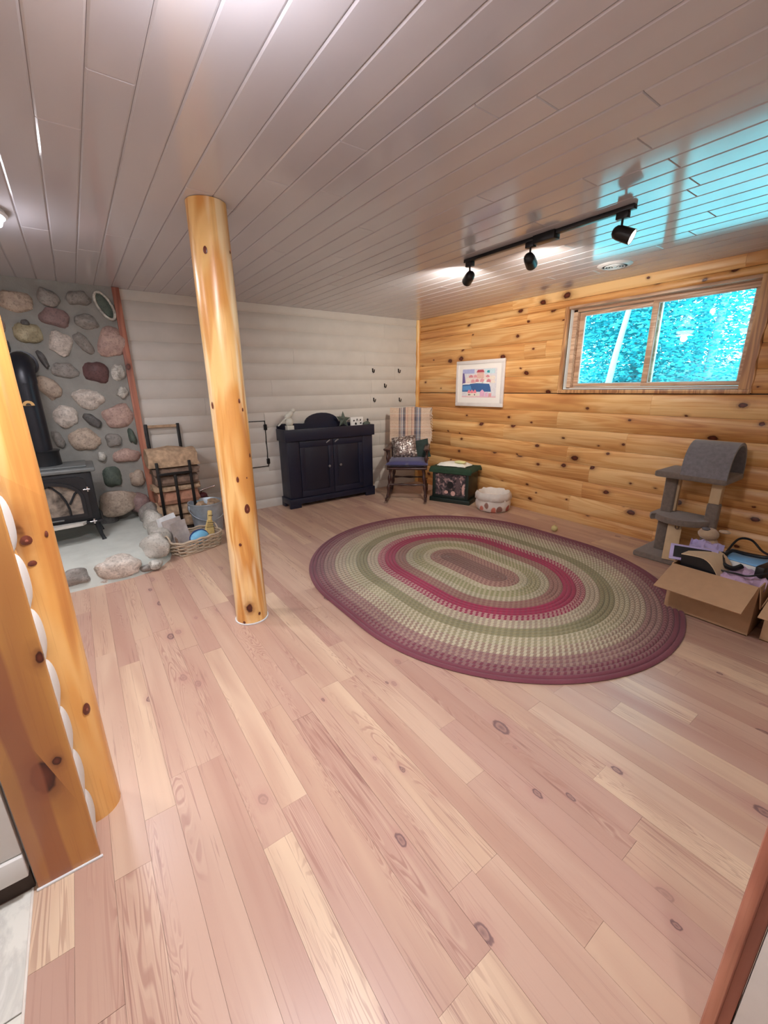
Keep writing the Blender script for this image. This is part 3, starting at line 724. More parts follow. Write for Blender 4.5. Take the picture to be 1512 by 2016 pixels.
# ------------------------------------------------------------------ STONE CHIMNEY
SY = 4.60
wf = struct('wall_fireplace', MB().grid(lambda u, v: (-1.5+u*1.945, SY+.012*noise.noise(Vector((u*14, v*16, 3))), v*H), 60, 60).box((-1.5, SY+.03, 0), (.445, 4.66, H)), M['mortar'], 'fieldstone chimney wall', 60)
STN = [(150, 270, 330, 200, 8, 'tan'), (480, 225, 220, 170, 20, 'gray'), (765, 235, 250, 150, 0, 'gray'), (540, 435, 290, 180, 8, 'red'), (860, 470, 220, 130, 5, 'gray'),
       (280, 590, 270, 200, 5, 'yellow'), (600, 690, 220, 240, 20, 'pale'), (835, 690, 130, 220, -28, 'gray'), (1110, 680, 260, 280, 10, 'pink'), (430, 850, 70, 180, -22, 'dark'),
       (650, 960, 240, 165, 6, 'gray'), (968, 980, 240, 200, 25, 'maroon'), (1175, 970, 130, 160, 0, 'white'), (490, 1130, 200, 240, -25, 'tan'), (875, 1230, 300, 200, -5, 'pale'),
       (1215, 1170, 110, 120, 20, 'white'), (660, 1415, 240, 200, 0, 'pale'), (925, 1455, 110, 180, -45, 'dark'), (1175, 1400, 310, 215, -6, 'pink'), (580, 1640, 110, 180, -15, 'gray'),
       (842, 1640, 280, 225, 0, 'tan'), (1130, 1645, 170, 130, 0, 'gray'), (1312, 1610, 75, 160, -8, 'green'), (1262, 1800, 250, 140, -5, 'pink'), (1010, 1812, 100, 90, 10, 'white'),
       (1105, 2010, 185, 215, 0, 'green'), (1365, 2020, 150, 150, 0, 'tan'), (0, 510, 90, 130, 0, 'pink'), (60, 710, 80, 110, 0, 'dark'), (250, 480, 90, 60, 0, 'dark')]
for q, (sx, sy, sw, sh, ang, cm) in enumerate(STN):
    px, py = sx*.1984, 540+sy*.1984
    c = at(px, py, SY-.01); e = at(px+sw*.0992, py, SY-.01); g = at(px, py+sh*.0992, SY-.01)
    rx, rz = (e-c).length*1.04, (g-c).length*1.04
    mt = Matrix.Translation((c.x, SY+.012, c.z)) @ Matrix.Rotation(math.radians(ang), 4, 'Y')
    obj('stone', MB().ball((0, 0, 0), (rx, .060, rz), 16, 10, .34, q+1, 1.3, mt, .85), ST[cm], wf, 50)
for q in range(30):                                    # the part of the chimney hidden by the log
    px_, pz_ = -1.38+.215*(q % 5)+rl.uniform(-.05, .05)+.1*(q//5 % 2), .52+.30*(q//5)+rl.uniform(-.06, .06)
    obj('stone', MB().ball((px_, SY+.012, pz_), (rl.uniform(.07, .11), .055, rl.uniform(.06, .1)), 12, 8, .34, q+50, 1.3, None, .85), ST[rl.choice(list(ST))], wf, 50)
c = at(205, 600, SY-.03)
sh = thing('shell', 'white-rimmed dark oval shell set in the mortar near the top of the stone chimney', 'shell', (c.x, SY-.02, c.z))
mt = Matrix.Rotation(math.radians(-24), 4, 'Y')
ov = [(.052*math.cos(a*PI/12), .0, .105*math.sin(a*PI/12)*(1 if a < 12 else 1.15)) for a in range(24)]
obj('rim', MB().tube(ov, .012, 6, mat=mt, closed=True), ST['white'], sh, 60)
obj('dish', MB().ball((0, .018, 0), (.05, .022, .11), 16, 8, .25, 3, 2, mt), ST['green'], sh, 60)
# hearth
HZ = .16
hp = [(-1.4, 3.47), (-.30, 3.46), (.12, 3.46), (.27, 3.52), (.37, 3.64), (.42, 3.80), (.44, 4.05), (.44, 4.58), (-1.4, 4.58)]
hb = [(-1.4, 3.39), (-.30, 3.39), (.13, 3.40), (.31, 3.46), (.42, 3.62), (.465, 3.80), (.48, 4.05), (.475, 4.58), (-1.4, 4.58)]
he = thing('hearth', 'raised cement hearth edged with round fieldstones under the stove', 'hearth', (-.2, 4.0, 0))
n = len(hp)
mb = MB().add([(p[0], p[1], 0) for p in hb]+[(p[0]*.98, p[1]+.01, HZ-.025) for p in hp]+[(p[0]*.96, p[1]+.045 if p[1] < 4.5 else p[1], HZ) for p in hp],
              [tuple(range(n))[::-1], tuple(range(2*n, 3*n))]+[(r*n+k, r*n+(k+1) % n, (r+1)*n+(k+1) % n, (r+1)*n+k) for r in (0, 1) for k in range(n)])
obj('slab', mb, M['cement'], he, 50, off=he.location)
HST = [(.055, 3.455, .10, .150, .07, .075, 2, 'pale'), (-.215, 3.445, .085, .085, .055, .065, 5, 'gray'), (.320, 3.585, .135, .100, .095, .095, 9, 'boulder'), (.225, 3.445, .035, .035, .03, .026, 12, 'gray'),
       (.40, 3.86, .15, .085, .14, .13, 15, 'boulder'), (.395, 4.13, .17, .085, .13, .13, 18, 'boulder'), (.40, 4.37, .20, .08, .11, .13, 21, 'gray'), (.29, 3.455, .045, .05, .04, .035, 25, 'white'),
       (.17, 4.50, .33, .15, .09, .12, 31, 'tan'), (.345, 4.52, .30, .085, .09, .10, 33, 'red'), (-.05, 3.42, .015, .03, .02, .018, 35, 'pale'), (-.52, 3.45, .09, .12, .06, .07, 36, 'tan'), (-.82, 3.45, .09, .13, .06, .07, 37, 'gray'),
       (.05, 4.53, .20, .10, .07, .09, 41, 'dark')]
for x_, y_, z_, rx, ry, rz, sd, cm in HST:
    obj('stone', MB().ball((x_, y_, z_), (rx, ry, rz), 18, 11, .36, sd, 1.2, None, .82), ST[cm], he, 50, off=he.location)

# ------------------------------------------------------------------ WOOD STOVE
sv = thing('wood_stove', 'black cast iron wood stove with arched tracery door on the cement hearth', 'stove', (-.27, 4.1, HZ))
def so(nm, mb, m, par=sv, sm=40, lab=None): return obj(nm, mb, M[m], par, sm, off=sv.location, label=lab)
SX0, SX1, SYF, SYB = -.575, .012, 3.985, 4.36
so('body', MB().cbox((SX0, SYF, HZ+.175), (SX1, SYB, .735), .012), 'black_iron')
so('top_plate', MB().cbox((SX0-.03, SYF-.03, .735), (SX1+.03, SYB+.02, .768), .010).cbox((SX0+.02, SYF+.03, .768), (SX1-.02, SYB-.02, .782), .006), 'grey_iron', lab='grey top plate')  # top plate in a lighter grey than the body
so('base_plate', MB().cbox((SX0-.012, SYF-.012, HZ+.155), (SX1+.012, SYB, HZ+.178), .006), 'black_iron')
cxm = (SX0+SX1)/2
lip = [(cxm-.20, SYF), (cxm-.17, SYF-.055), (cxm, SYF-.075), (cxm+.17, SYF-.055), (cxm+.20, SYF)]
so('ash_lip', MB().prism(lip, 2, HZ+.160, HZ+.182), 'ash', lab='ash-grey front lip')
for sx in (SX0+.03, SX1-.03):
    for sy in (SYF+.03, SYB-.04):
        dx = .018 if sx > cxm else -.018
        so('leg', MB().tube([(sx, sy, HZ+.16), (sx+dx*.4, sy-.006, HZ+.10), (sx+dx*.7, sy, HZ+.05), (sx+dx*1.3, sy-.01, HZ+.012), (sx+dx*1.4, sy-.012, HZ)], [.024, .020, .014, .014, .018], 10), 'black_iron', sm=60)
# door frame: arched opening
ax0, ax1, az0, azs, azt = cxm-.205, cxm+.205, HZ+.235, .56, .665
def arch(x0, x1, z0, zs, zt, n=14):
    pts = [(x0, z0), (x1, z0)]
    for k in range(n+1):
        th = PI*k/n; pts.append(((x0+x1)/2+(x1-x0)/2*math.cos(th), zs+(zt-zs)*math.sin(th)))
    return pts
def ringprism(outer, inner, y0, y1):
    n = len(outer); vs = [(p[0], y, p[1]) for y in (y0, y1) for p in outer]+[(p[0], y, p[1]) for y in (y0, y1) for p in inner]; fs = []
    for k in range(n):
        j = (k+1) % n
        fs += [(k, j, 2*n+j, 2*n+k), (n+k, 3*n+k, 3*n+j, n+j), (k, n+k, n+j, j), (2*n+k, 2*n+j, 3*n+j, 3*n+k)]
    return MB().add(vs, fs)
fo = [(SX0+.05, HZ+.205), (SX1-.05, HZ+.205)]+[(cxm+(SX1-SX0-.1)/2*max(-1, min(1, 1.25*math.cos(PI*k/14))), min(.705, .60+.115*math.sin(PI*k/14)*1.2)) for k in range(15)]
d1 = ringprism(fo, arch(ax0, ax1, az0, azs-.02, azt), SYF-.018, SYF+.002)
rim = ringprism(arch(ax0-.012, ax1+.012, az0-.012, azs-.02, azt+.018), arch(ax0+.012, ax1-.012, az0+.012, azs-.02, azt-.010), SYF-.032, SYF-.014)
d1.add(rim.v, rim.f)
dr = so('door', d1, 'black_iron')
so('glass', MB().prism(arch(ax0, ax1, az0, azs-.02, azt), 1, SYF-.010, SYF-.004), 'stoveglass', dr)
tr = MB()
def tarc(p, cx_, cz_, r, a0, a1, rz=None):
    return [(cx_+r*math.cos(a0+(a1-a0)*k/9), SYF-.018, cz_+(rz or r)*math.sin(a0+(a1-a0)*k/9)) for k in range(10)]
wd = (ax1-ax0)/3
def tr_arc(side):
    m_ = lambda x_: cxm+side*(x_-cxm)
    tr.tube([(m_(x_), SYF-.018, z_) for x_, z_ in ((-.173, az0), (-.173, .46), (-.185, .52), (-.210, .585), (-.250, .635), (-.290, .655))], .008, 6)
    tr.tube([(m_(x_), SYF-.018, z_) for x_, z_ in ((-.165, az0+.10), (-.150, .52), (-.120, .575), (-.085, .600))], .008, 6)
tr_arc(1); tr_arc(-1)
so('tracery', tr, 'black_iron', dr, 60)
for z in (.335, .60): so('hinge', MB().cyl((SX1-.045, SYF-.02, z-.02), (SX1-.045, SYF-.02, z+.02), .008, n=8).cyl((SX1-.075, SYF-.026, z), (SX1-.03, SYF-.026, z), .006, n=8), 'chrome', dr, 60, 'bright hinge pin')
so('door_vent', MB().cbox((cxm-.06, SYF-.034, HZ+.212), (cxm+.06, SYF-.016, HZ+.224), .003), 'grey_iron', dr)  # raised grey bar low on the stove door
px0, py0 = -.275, 4.22
so('pipe_collar', MB().lathe([(.115, 0), (.112, .10), (.122, .115), (.108, .12)], 28, Matrix.Translation((px0, py0, .782))), 'black_iron')
so('stove_pipe', MB().lathe([(.077, .9), (.077, 1.40)], 28, Matrix.Translation((px0, py0, 0))), 'black_pipe', sm=60)
el = [(px0, py0, 1.40), (px0, py0, 1.45), (px0, py0+.03, 1.51), (px0, py0+.09, 1.55), (px0, py0+.17, 1.56), (px0, SY+.02, 1.56)]
so('pipe_elbow', MB().tube(el, [.081, .081, .081, .081, .081, .081], 24), 'black_pipe', sm=60)
so('wall_ring', MB().lathe([(.08, 0), (.098, 0), (.098, .012), (.08, .015)], 28, Matrix.Translation((px0, SY-.012, 1.56)) @ Matrix.Rotation(PI/2, 4, 'X')), 'black_pipe')
th = [(.036*math.cos(a*PI/12), .036*math.sin(a*PI/12)) for a in range(13)]
gx = at(56, 796, py0-.08)
so('pipe_thermometer', MB().prism([(gx.x+p, gx.z-.01+q) for p, q in th], 1, py0-.084, py0-.070), 'brass', lab='half-round dial magnet')
so('dial_centre', MB().prism([(gx.x+p*.45, gx.z-.008+q*.45) for p, q in th], 1, py0-.087, py0-.083), 'black_iron', lab='black pointer of the dial')

# ------------------------------------------------------------------ FIREWOOD RACK
rx0, rx1 = .515, .795
rk = thing('firewood_rack', 'black metal firewood rack with upright bars against the white wall', 'rack', ((rx0+rx1)/2, 4.45, 0))
def ro(nm, mb, m='black_hook'): return obj(nm, mb, M[m], rk, 40, off=rk.location)
for xx in (rx0, rx1): ro('rear_post', MB().cbox((xx-.014, 4.585, 0), (xx+.014, 4.605, 1.03), .003))
ro('crossbar', MB().cbox((rx0, 4.588, .995), (rx1, 4.602, 1.02), .003), 'split')
for xx in (rx0, (rx0+rx1)/2, rx1): ro('front_bar', MB().cbox((xx-.013, 4.285, .02), (xx+.013, 4.30, .70 if xx != (rx0+rx1)/2 else .60), .003))
ro('front_rail', MB().cbox((rx0, 4.282, .575), (rx1, 4.29, .60), .002))
ro('base_frame', MB().cbox((rx0-.014, 4.28, .02), (rx1+.014, 4.31, .05), .004).cbox((rx0-.014, 4.58, .02), (rx1+.014, 4.61, .05), .004).cbox((rx0-.014, 4.29, .02), (rx0+.014, 4.6, .05), .004).cbox((rx1-.014, 4.29, .02), (rx1+.014, 4.6, .05), .004))
for xx in (rx0, rx1): ro('foot', MB().cbox((xx-.014, 4.285, 0), (xx+.014, 4.31, .03), .003))
zc = .052
LABS = ['pale split firewood log at the bottom of the rack', 'thick pale split log second from the bottom of the rack', 'reddish split log in the middle of the rack', 'thin pale split log with a bright edge above the reddish log', 'brown split log behind the rack rail', 'dark barky log just below the topmost log', 'big pale-brown split log lying on top of the firewood stack']
HS = [.13, .11, .13, .055, .10, .075, .175]; MS = ['split', 'split', 'splitred', 'split', 'bark', 'bark', 'split']
for k in range(7):
    h = HS[k]; xa, xb = .462+rl.uniform(-.015, .03), .870+rl.uniform(-.03, .02)
    vs = []; fs = []; nn = 8; ns = 7
    prof = [(-.12, -.5), (.10, -.5), (.125, -.1), (.11, .35), (.04, .5), (-.07, .48), (-.12, .2), (-.13, -.2)]
    for e in range(ns):
        q = e/(ns-1)
        for m_, (a_, b_) in enumerate(prof):
            jit = noise.noise(Vector((q*2.5+k*7, m_*1.7, k*1.3)))*1.6; f_ = 1-.10*abs(q-.5)
            vs.append((xa+(xb-xa)*q+.028*noise.noise(Vector((m_*3.1+.4, k*5.2, e*1.1))), 4.435+a_*(1+.12*jit)*f_, h/2+b_*h*(1+(.22 if b_ > .3 else -.12)*max(0, jit) * (1 if b_ > .3 else .6))*f_ - (.10*h*max(0, -jit) if b_ > .3 else 0)))
    for e in range(ns-1):
        for m_ in range(nn): fs.append((e*nn+m_, e*nn+(m_+1) % nn, (e+1)*nn+(m_+1) % nn, (e+1)*nn+m_))
    fs += [tuple(range(nn))[::-1], tuple(range((ns-1)*nn, ns*nn))]
    o = obj('firewood_log', MB().add(vs, fs), M[MS[k]], None, 35)
    o.location = (0, 0, zc); tag(o, LABS[k], 'firewood', 'logs stacked in the firewood rack')
    zc += h*.985
# ------------------------------------------------------------------ BUCKET
bk = thing('bucket', 'galvanised metal bucket of kindling behind the wicker basket', 'bucket', (.875, 4.20, 0))
obj('pail', MB().lathe([(0, .004), (.118, .004), (.125, .0), (.128, .012), (.158, .285), (.166, .288), (.166, .298), (.156, .298), (.150, .285), (.122, .016), (0, .016)], 32), M['galv'], bk, 50)
for s_ in (-1, 1): obj('ear', MB().cbox((s_*.160-.008, -.02, .235), (s_*.160+.008, .02, .275), .003), M['galv'], bk, 40)
obj('bail_handle', MB().tube([(.168*math.cos(a*PI/12), -.172*math.sin(a*PI/12)*.96, .25-.11*math.sin(a*PI/12)) for a in range(13)], .004, 6), M['galv'], bk, 60)
for k, (dx, dy, a_, lb) in enumerate([(-.035, -.02, .5, 'pale kindling chunk at the left inside the bucket'), (.085, .03, -.3, 'pale kindling chunk at the right rim inside the bucket'), (.03, -.055, 1.2, 'pale kindling chunk at the front inside the bucket')]):
    o = obj('kindling_chunk', MB().ball((0, 0, 0), (.065, .035, .03), 8, 6, .5, k+3, 1.5, None, .6), M['split'], None, 30)
    o.location = (.875+dx, 4.20+dy, .262); o.rotation_euler = (.3, .5, a_); tag(o, lb, 'firewood', 'kindling in the bucket')
obj('firewood_fill', MB().lathe([(0, .15), (.134, .15), (.141, .232), (0, .245)], 20), M['bark'], bk, 50, label='darker kindling heap')

# red valve with silver lever on the wall behind the bucket
vp = at(400, 972, 4.6)
va = thing('valve', 'small dark red valve with a silver lever low on the white wall behind the bucket', 'valve', (vp.x-.015, BY, vp.z-.015))
obj('valve_body', MB().cyl((0, 0, 0), (0, -.07, 0), .028, n=12).ball((0, -.085, 0), (.050, .036, .044), 12, 8).cyl((-.035, -.085, 0), (-.105, -.085, -.008), .038, .044, 14), M['maroon'], va, 50)
obj('spout', MB().tube([(0, -.085, 0), (.045, -.09, -.03), (.065, -.095, -.09)], [.026, .022, .024], 10), M['maroon'], va, 60)
obj('lever', MB().tube([(-.02, -.09, .062), (.05, -.095, .080), (.13, -.10, .098)], [.010, .009, .012], 8).cyl((0, -.085, .03), (0, -.088, .075), .009, n=8), M['chrome'], va, 60)
# ------------------------------------------------------------------ NAVY CABINET (dry sink)
C0, C1, CF, CB = 1.835, 2.985, 4.385, 4.615
cb = thing('dry_sink_cabinet', 'low navy-black cabinet with arched back board and two panelled doors', 'cabinet', ((C0+C1)/2, 4.5, 0))
def co(nm, mb, m='navy', par=cb, lab=None): return obj(nm, mb, M[m], par, 40, off=cb.location, label=lab)
co('body', MB().cbox((C0, CF+.008, .10), (C1, CB, .79), .004))
co('top_tray', MB().cbox((C0-.022, CF-.022, .775), (C1+.022, CF-.002, .905), .004).cbox((C0-.022, CF-.004, .775), (C0-.004, CB, .905), .004).cbox((C1+.004, CF-.004, .775), (C1+.022, CB, .905), .004).box((C0-.01, CF-.004, .85), (C1+.01, CB, .885)))
cmx = 2.40
out = [(C0-.01, .86), (C1+.005, .86), (C1+.005, .905), (2.70, .935), (2.645, .945)]
for k in range(13):
    a_ = PI*k/12; out.append((cmx+.225*math.cos(a_), .950+.112*math.sin(a_)))
out += [(2.155, .945), (2.10, .950), (1.90, .956), (C0+.02, .962), (C0-.01, .93)]
co('back_board', MB().prism(out, 1, 4.600, 4.622))
co('plinth', MB().cbox((C0-.018, CF-.018, .045), (C1+.018, CB, .112), .004))
for lo, hi in (((C0-.018, CF-.018, 0), (C0+.12, CF+.02, .05)), ((C1-.12, CF-.018, 0), (C1+.018, CF+.02, .05)), ((C0-.018, CB-.08, 0), (C0+.02, CB, .05)), ((C1-.02, CB-.08, 0), (C1+.018, CB, .05))):
    co('bracket_foot', MB().cbox(lo, hi, .004))
for xx in ((C0, C0+.145), (C1-.145, C1)): co('stile', MB().cbox((xx[0], CF, .112), (xx[1], CF+.01, .776), .002))
for (d0, d1_), kx in (((C0+.15, 2.413), 2.345), ((2.419, C1-.15), 2.50)):
    f = MB(); z0, z1 = .118, .765; wst = .062
    f.cbox((d0, CF-.006, z0), (d1_, CF+.008, z0+.07), .002).cbox((d0, CF-.006, z1-.07), (d1_, CF+.008, z1), .002).cbox((d0, CF-.006, z0+.07), (d0+wst, CF+.008, z1-.07), .002).cbox((d1_-wst, CF-.006, z0+.07), (d1_, CF+.008, z1-.07), .002)
    dd = co('door', f)
    co('door_panel', MB().cbox((d0+wst-.003, CF+.001, z0+.066), (d1_-wst+.003, CF+.007, z1-.066), .002), 'navy_panel', dd)
    co('knob', MB().lathe([(.006, 0), (.007, .012), (.016, .020), (.014, .028), (0, .031)], 14, Matrix.Translation((kx, CF-.006, .452)) @ Matrix.Rotation(PI/2, 4, 'X')), 'latch', dd, 'grey knob')
    lx = 2.348 if kx < 2.4 else 2.462
    co('turn_button', MB().cbox((-.030, -.014, -.007), (.030, -.006, .007), .003, Matrix.Translation((lx, CF-.002, .745)) @ Matrix.Rotation(math.radians(-32), 4, 'Y')), 'latch', dd, 'grey turn button')

def on_cab(px, y): return at(px, 838, y).x
# bird finial
bx_ = on_cab(570, 4.44)
bd = thing('bird_figurine', 'white bird on a ball and block finial at the left end of the dark cabinet', 'figurine', (bx_, 4.44, .885))
obj('block', MB().cbox((-.040, -.035, 0), (.040, .035, .062), .004), M['white_china'], bd, 40)
obj('globe', MB().ball((0, 0, .100), .047, 18, 12), M['white_china'], bd, 60)
obj('bird_body', MB().ball((.0, 0, .175), (.062, .028, .033), 14, 9, .1, 3, 1.5, Matrix.Translation((0, 0, .175)) @ Matrix.Rotation(math.radians(-38), 4, 'Y') @ Matrix.Translation((0, 0, -.175))), M['white_china'], bd, 60)
obj('head', MB().ball((.052, 0, .225), (.027, .024, .025), 12, 8).tube([(.068, 0, .228), (.095, 0, .226)], [.009, .001], 6), M['white_china'], bd, 60)
obj('tail', MB().cbox((-.155, -.014, -.006), (0, .014, .006), .003, Matrix.Translation((-.015, 0, .165)) @ Matrix.Rotation(math.radians(-40), 4, 'Y')), M['white_china'], bd, 40)
# star
sx_ = on_cab(678, 4.50)
def star_mb(R, r, t):
    mb = MB(); vs = [(0, -t, 0), (0, t*.6, 0)]
    for k in range(10):
        a_ = PI/2+k*PI/5; q = R if k % 2 == 0 else r
        vs.append((q*math.cos(a_), 0, q*math.sin(a_)))
    fs = []
    for k in range(10): fs += [(0, 2+k, 2+(k+1) % 10), (1, 2+(k+1) % 10, 2+k)]
    return mb.add(vs, fs)
sr = obj('star_ornament', star_mb(.105, .046, .035), M['star']); sr.location = (sx_, 4.52, .970); sr.rotation_euler = (math.radians(-14), math.radians(6), 0)
tag(sr, 'grey-green barn star leaning on the back board of the dark cabinet', 'star')
# sign
gx_ = on_cab(704, 4.53)
sg = thing('word_block', 'small white block sign with black marks at the right end of the dark cabinet', 'sign', (gx_, 4.55, .885))
obj('block', MB().cbox((-.092, -.012, 0), (.092, .012, .105), .003), M['sign_white'], sg, 40)
def stroke(pts, w=.0035):
    mb = MB()
    for (x0, z0), (x1, z1) in zip(pts[::2], pts[1::2]):
        d = Vector((x1-x0, 0, z1-z0)); L = d.length; a_ = math.atan2(-(z1-z0), x1-x0)
        mb.cbox((0, -.0135, -w), (L, -.0115, w), .0006, Matrix.Translation((x0, 0, z0)) @ Matrix.Rotation(a_, 4, 'Y'))
    return mb
obj('mark', stroke([(-.058, .055), (-.038, .072), (-.056, .073), (-.040, .056), (-.050, .060), (-.036, .060)]), M['ink'], sg)
obj('mark', stroke([(-.012, .056), (0, .086), (0, .086), (.013, .056), (-.004, .076), (.006, .080)]), M['ink'], sg)
obj('mark', stroke([(.036, .056), (.060, .080), (.040, .074), (.058, .070), (.046, .060), (.060, .066)]), M['ink'], sg)
obj('mark', stroke([(-.034, .016), (-.006, .016), (-.034, .027), (-.006, .027), (-.030, .034), (-.012, .034)], .005), M['ink'], sg)
obj('mark', stroke([(.040, .018), (.064, .040), (.042, .038), (.062, .020)]), M['ink'], sg)
tx_ = on_cab(722, 4.50)
tp = thing('star_topper', 'small grey mound ornament with a dark star tip at the right corner of the cabinet', 'ornament', (tx_, 4.50, .885))
obj('mound', MB().ball((0, 0, .018), (.055, .03, .034), 12, 8, .4, 8), M['star'], tp, 50)
obj('tip', star_mb(.022, .010, .006).v and MB().add([p+Vector((.015, 0, .07)) for p in star_mb(.022, .010, .006).v], star_mb(.022, .010, .006).f), M['black_hook'], tp)
obj('stem', MB().cyl((.015, 0, .04), (.015, 0, .062), .004, n=6), M['black_hook'], tp, 60)

# ------------------------------------------------------------------ COAT HOOKS
HK = [(734, 729.3, 'black coat hook on the white wall, upper left of the five'), (784.8, 730, 'black coat hook on the white wall, upper right of the five'), (757.3, 759, 'black coat hook on the white wall, centre of the five'),
      (736, 787, 'black coat hook on the white wall, lower left of the five'), (786.4, 786.5, 'black coat hook on the white wall, lower right of the five')]
for px, py, lb in HK:
    p = at(px, py, BY-.022)
    t = thing('coat_hook', lb, 'hook', (p.x, BY-.018, p.z), 0, 'black coat hooks on the white wall')
    obj('plate', MB().cbox((-.009, -.004, -.022), (.009, .004, .026), .0015), M['black_hook'], t, 40)
    obj('hook', MB().tube([(0, -.002, -.010), (0, -.018, -.026), (0, -.036, -.022), (0, -.042, -.002), (0, -.044, .010)], [.0055, .0055, .005, .005, .007], 8), M['black_hook'], t, 60)

# ------------------------------------------------------------------ ROCKING CHAIR (faces local -Y)
RZ = math.radians(-43)
RC = Vector((3.275, 4.02, 0))
ch = thing('rocking_chair', 'dark wooden rocking chair with turned legs in the corner by the pine wall', 'chair', RC, RZ)
def po(nm, mb, m='dark_wood', sm=50, par=ch): return obj(nm, mb, M[m], par, sm)
def turned(p0, p1, r, m_=14, amp=.30, cyc=3.):
    p0, p1 = Vector(p0), Vector(p1)
    return MB().tube([p0.lerp(p1, k/m_) for k in range(m_+1)], [r*(1+amp*math.sin(2*PI*cyc*k/m_+1.2)*(1 if 0 < k < m_ else .2)) for k in range(m_+1)], 10)
def rk_z(y): return .012+.16*y*y*.9
for sx in (-1, 1):
    pts = [(sx*.235, y, .018+.17*(y-.02)**2) for y in [-.40+.05*k for k in range(18)]]
    mb = MB(); vs = []; fs = []
    for (x_, y_, z_) in pts: vs += [(x_-.014, y_, z_-.016), (x_+.014, y_, z_-.016), (x_+.014, y_, z_+.020), (x_-.014, y_, z_+.020)]
    for k in range(len(pts)-1):
        for a_ in range(4): fs.append((k*4+a_, k*4+(a_+1) % 4, (k+1)*4+(a_+1) % 4, (k+1)*4+a_))
    fs += [(0, 1, 2, 3)[::-1], tuple(range(len(vs)-4, len(vs)))]
    po('rocker', mb.add(vs, fs), sm=30)
    po('leg', turned((sx*.232, -.235, .04), (sx*.20, -.20, .385), .019))
    po('leg', turned((sx*.232, .215, .03), (sx*.18, .19, .385), .018))
    po('arm', MB().cbox((sx*.235-.034, -.26, .620), (sx*.235+.034, .22, .645), .010).ball((sx*.240, -.25, .632), (.042, .05, .016), 12, 6), sm=60)
    po('arm_post', turned((sx*.225, -.20, .40), (sx*.238, -.20, .625), .017, cyc=2))
    po('arm_spindle', turned((sx*.222, -.02, .41), (sx*.236, .0, .622), .010, cyc=1))
    po('back_post', MB().tube([(sx*.205, .215, .40), (sx*.222, .27, .70), (sx*.232, .335, 1.0)], [.019, .018, .016], 10), sm=60)
po('seat', MB().cbox((-.245, -.25, .385), (.245, .24, .415), .012))
po('stretcher', turned((-.218, -.225, .20), (.218, -.225, .20), .013, cyc=3))
po('stretcher', turned((-.205, .20, .21), (.205, .20, .21), .012, cyc=2))
crest = [(-.245, .93), (.245, .93), (.255, .99), (.235, 1.035), (.16, 1.045), (.08, 1.060), (0, 1.066), (-.08, 1.060), (-.16, 1.045), (-.235, 1.035), (-.255, .99)]
cm_ = MB().prism(crest, 1, -.012, .012)
for v in cm_.v: v.y += .333+.03*(abs(v.x)/.25)**2*-1
po('crest_rail', cm_, sm=30)
for k in range(6):
    x_ = -.15+.06*k
    po('spindle', MB().tube([(x_*.95, .215, .41), (x_*1.05, .265, .65), (x_*1.12, .322, .94)], [.008, .011, .007], 8), sm=60)
# seat cushion
def pillow_mb(w_, h_, t_, n=12, puff=.5):
    mb = MB()
    def F(s_):
        def f(u, v):
            a, b = 2*u-1, 2*v-1
            e = max(0, (1-abs(a)**3.2))*max(0, (1-abs(b)**3.2))
            pin = 1-.07*(abs(a)**2)*(1-abs(b))-0
            return ((a*w_/2)*(1-.05*(1-b*b)*(abs(a) > .9)), (b*h_/2), s_*t_/2*(e**puff)+.004*noise.noise(Vector((a*3, b*3, s_))))
        return f
    mb.grid(F(1), n, n); mb.grid(F(-1), n, n); return mb
def in_chair(p): return RC+Matrix.Rotation(RZ, 3, 'Z') @ Vector(p)
cu = thing('seat_cushion', 'blue padded seat cushion on the rocking chair', 'cushion', in_chair((0, -.01, .4155)), RZ)
obj('pad', MB().add([(p.x, p.y, p.z+.036) for p in pillow_mb(.52, .50, .085, 14, .35).v], pillow_mb(.52, .50, .085, 14, .35).f), M['blue_cush'], cu, 80)
obj('tie', MB().tube([(-.24, .22, .03), (-.27, .25, .0), (-.28, .26, -.06)], .006, 6), M['blue_cush'], cu, 60)
# pillows
def m_sequin():
    s = NT('silver_brown_sequin_cloth'); v = s.n('ShaderNodeTexVoronoi'); s.set(v.inputs['Vector'], s.coords((60, 60, 60))); v.inputs['Scale'].default_value = 1
    sp = s.n('ShaderNodeSeparateColor'); s.set(sp.inputs[0], v.outputs['Color'])
    s.base(s.ramp(sp.outputs[0], [(0, lin((104, 88, 84))), (.7, lin((140, 124, 116))), (1, lin((220, 214, 208)))])); s.rough(.28)
    s.b.inputs['Metallic'].default_value = .55
    s.bump(v.outputs['Distance'], .8, .006); return s.m
M['sequin'] = m_sequin()
pm = pillow_mb(.31, .28, .10, 12)
q1 = obj('throw_pillow', pm, M['sequin'], None, 80); q1.location = in_chair((-.055, .105, .615)); q1.rotation_euler = (math.radians(68), math.radians(-8), RZ)
tag(q1, 'shiny silver-brown throw pillow leaning on the rocking chair back', 'pillow')
pm = pillow_mb(.28, .24, .09, 12)
q2 = obj('throw_pillow', pm, M['green_pillow'], None, 80); q2.location = in_chair((.125, .165, .575)); q2.rotation_euler = (math.radians(70), math.radians(-12), RZ)
tag(q2, 'dark green throw pillow behind the silver-brown one on the chair', 'pillow')
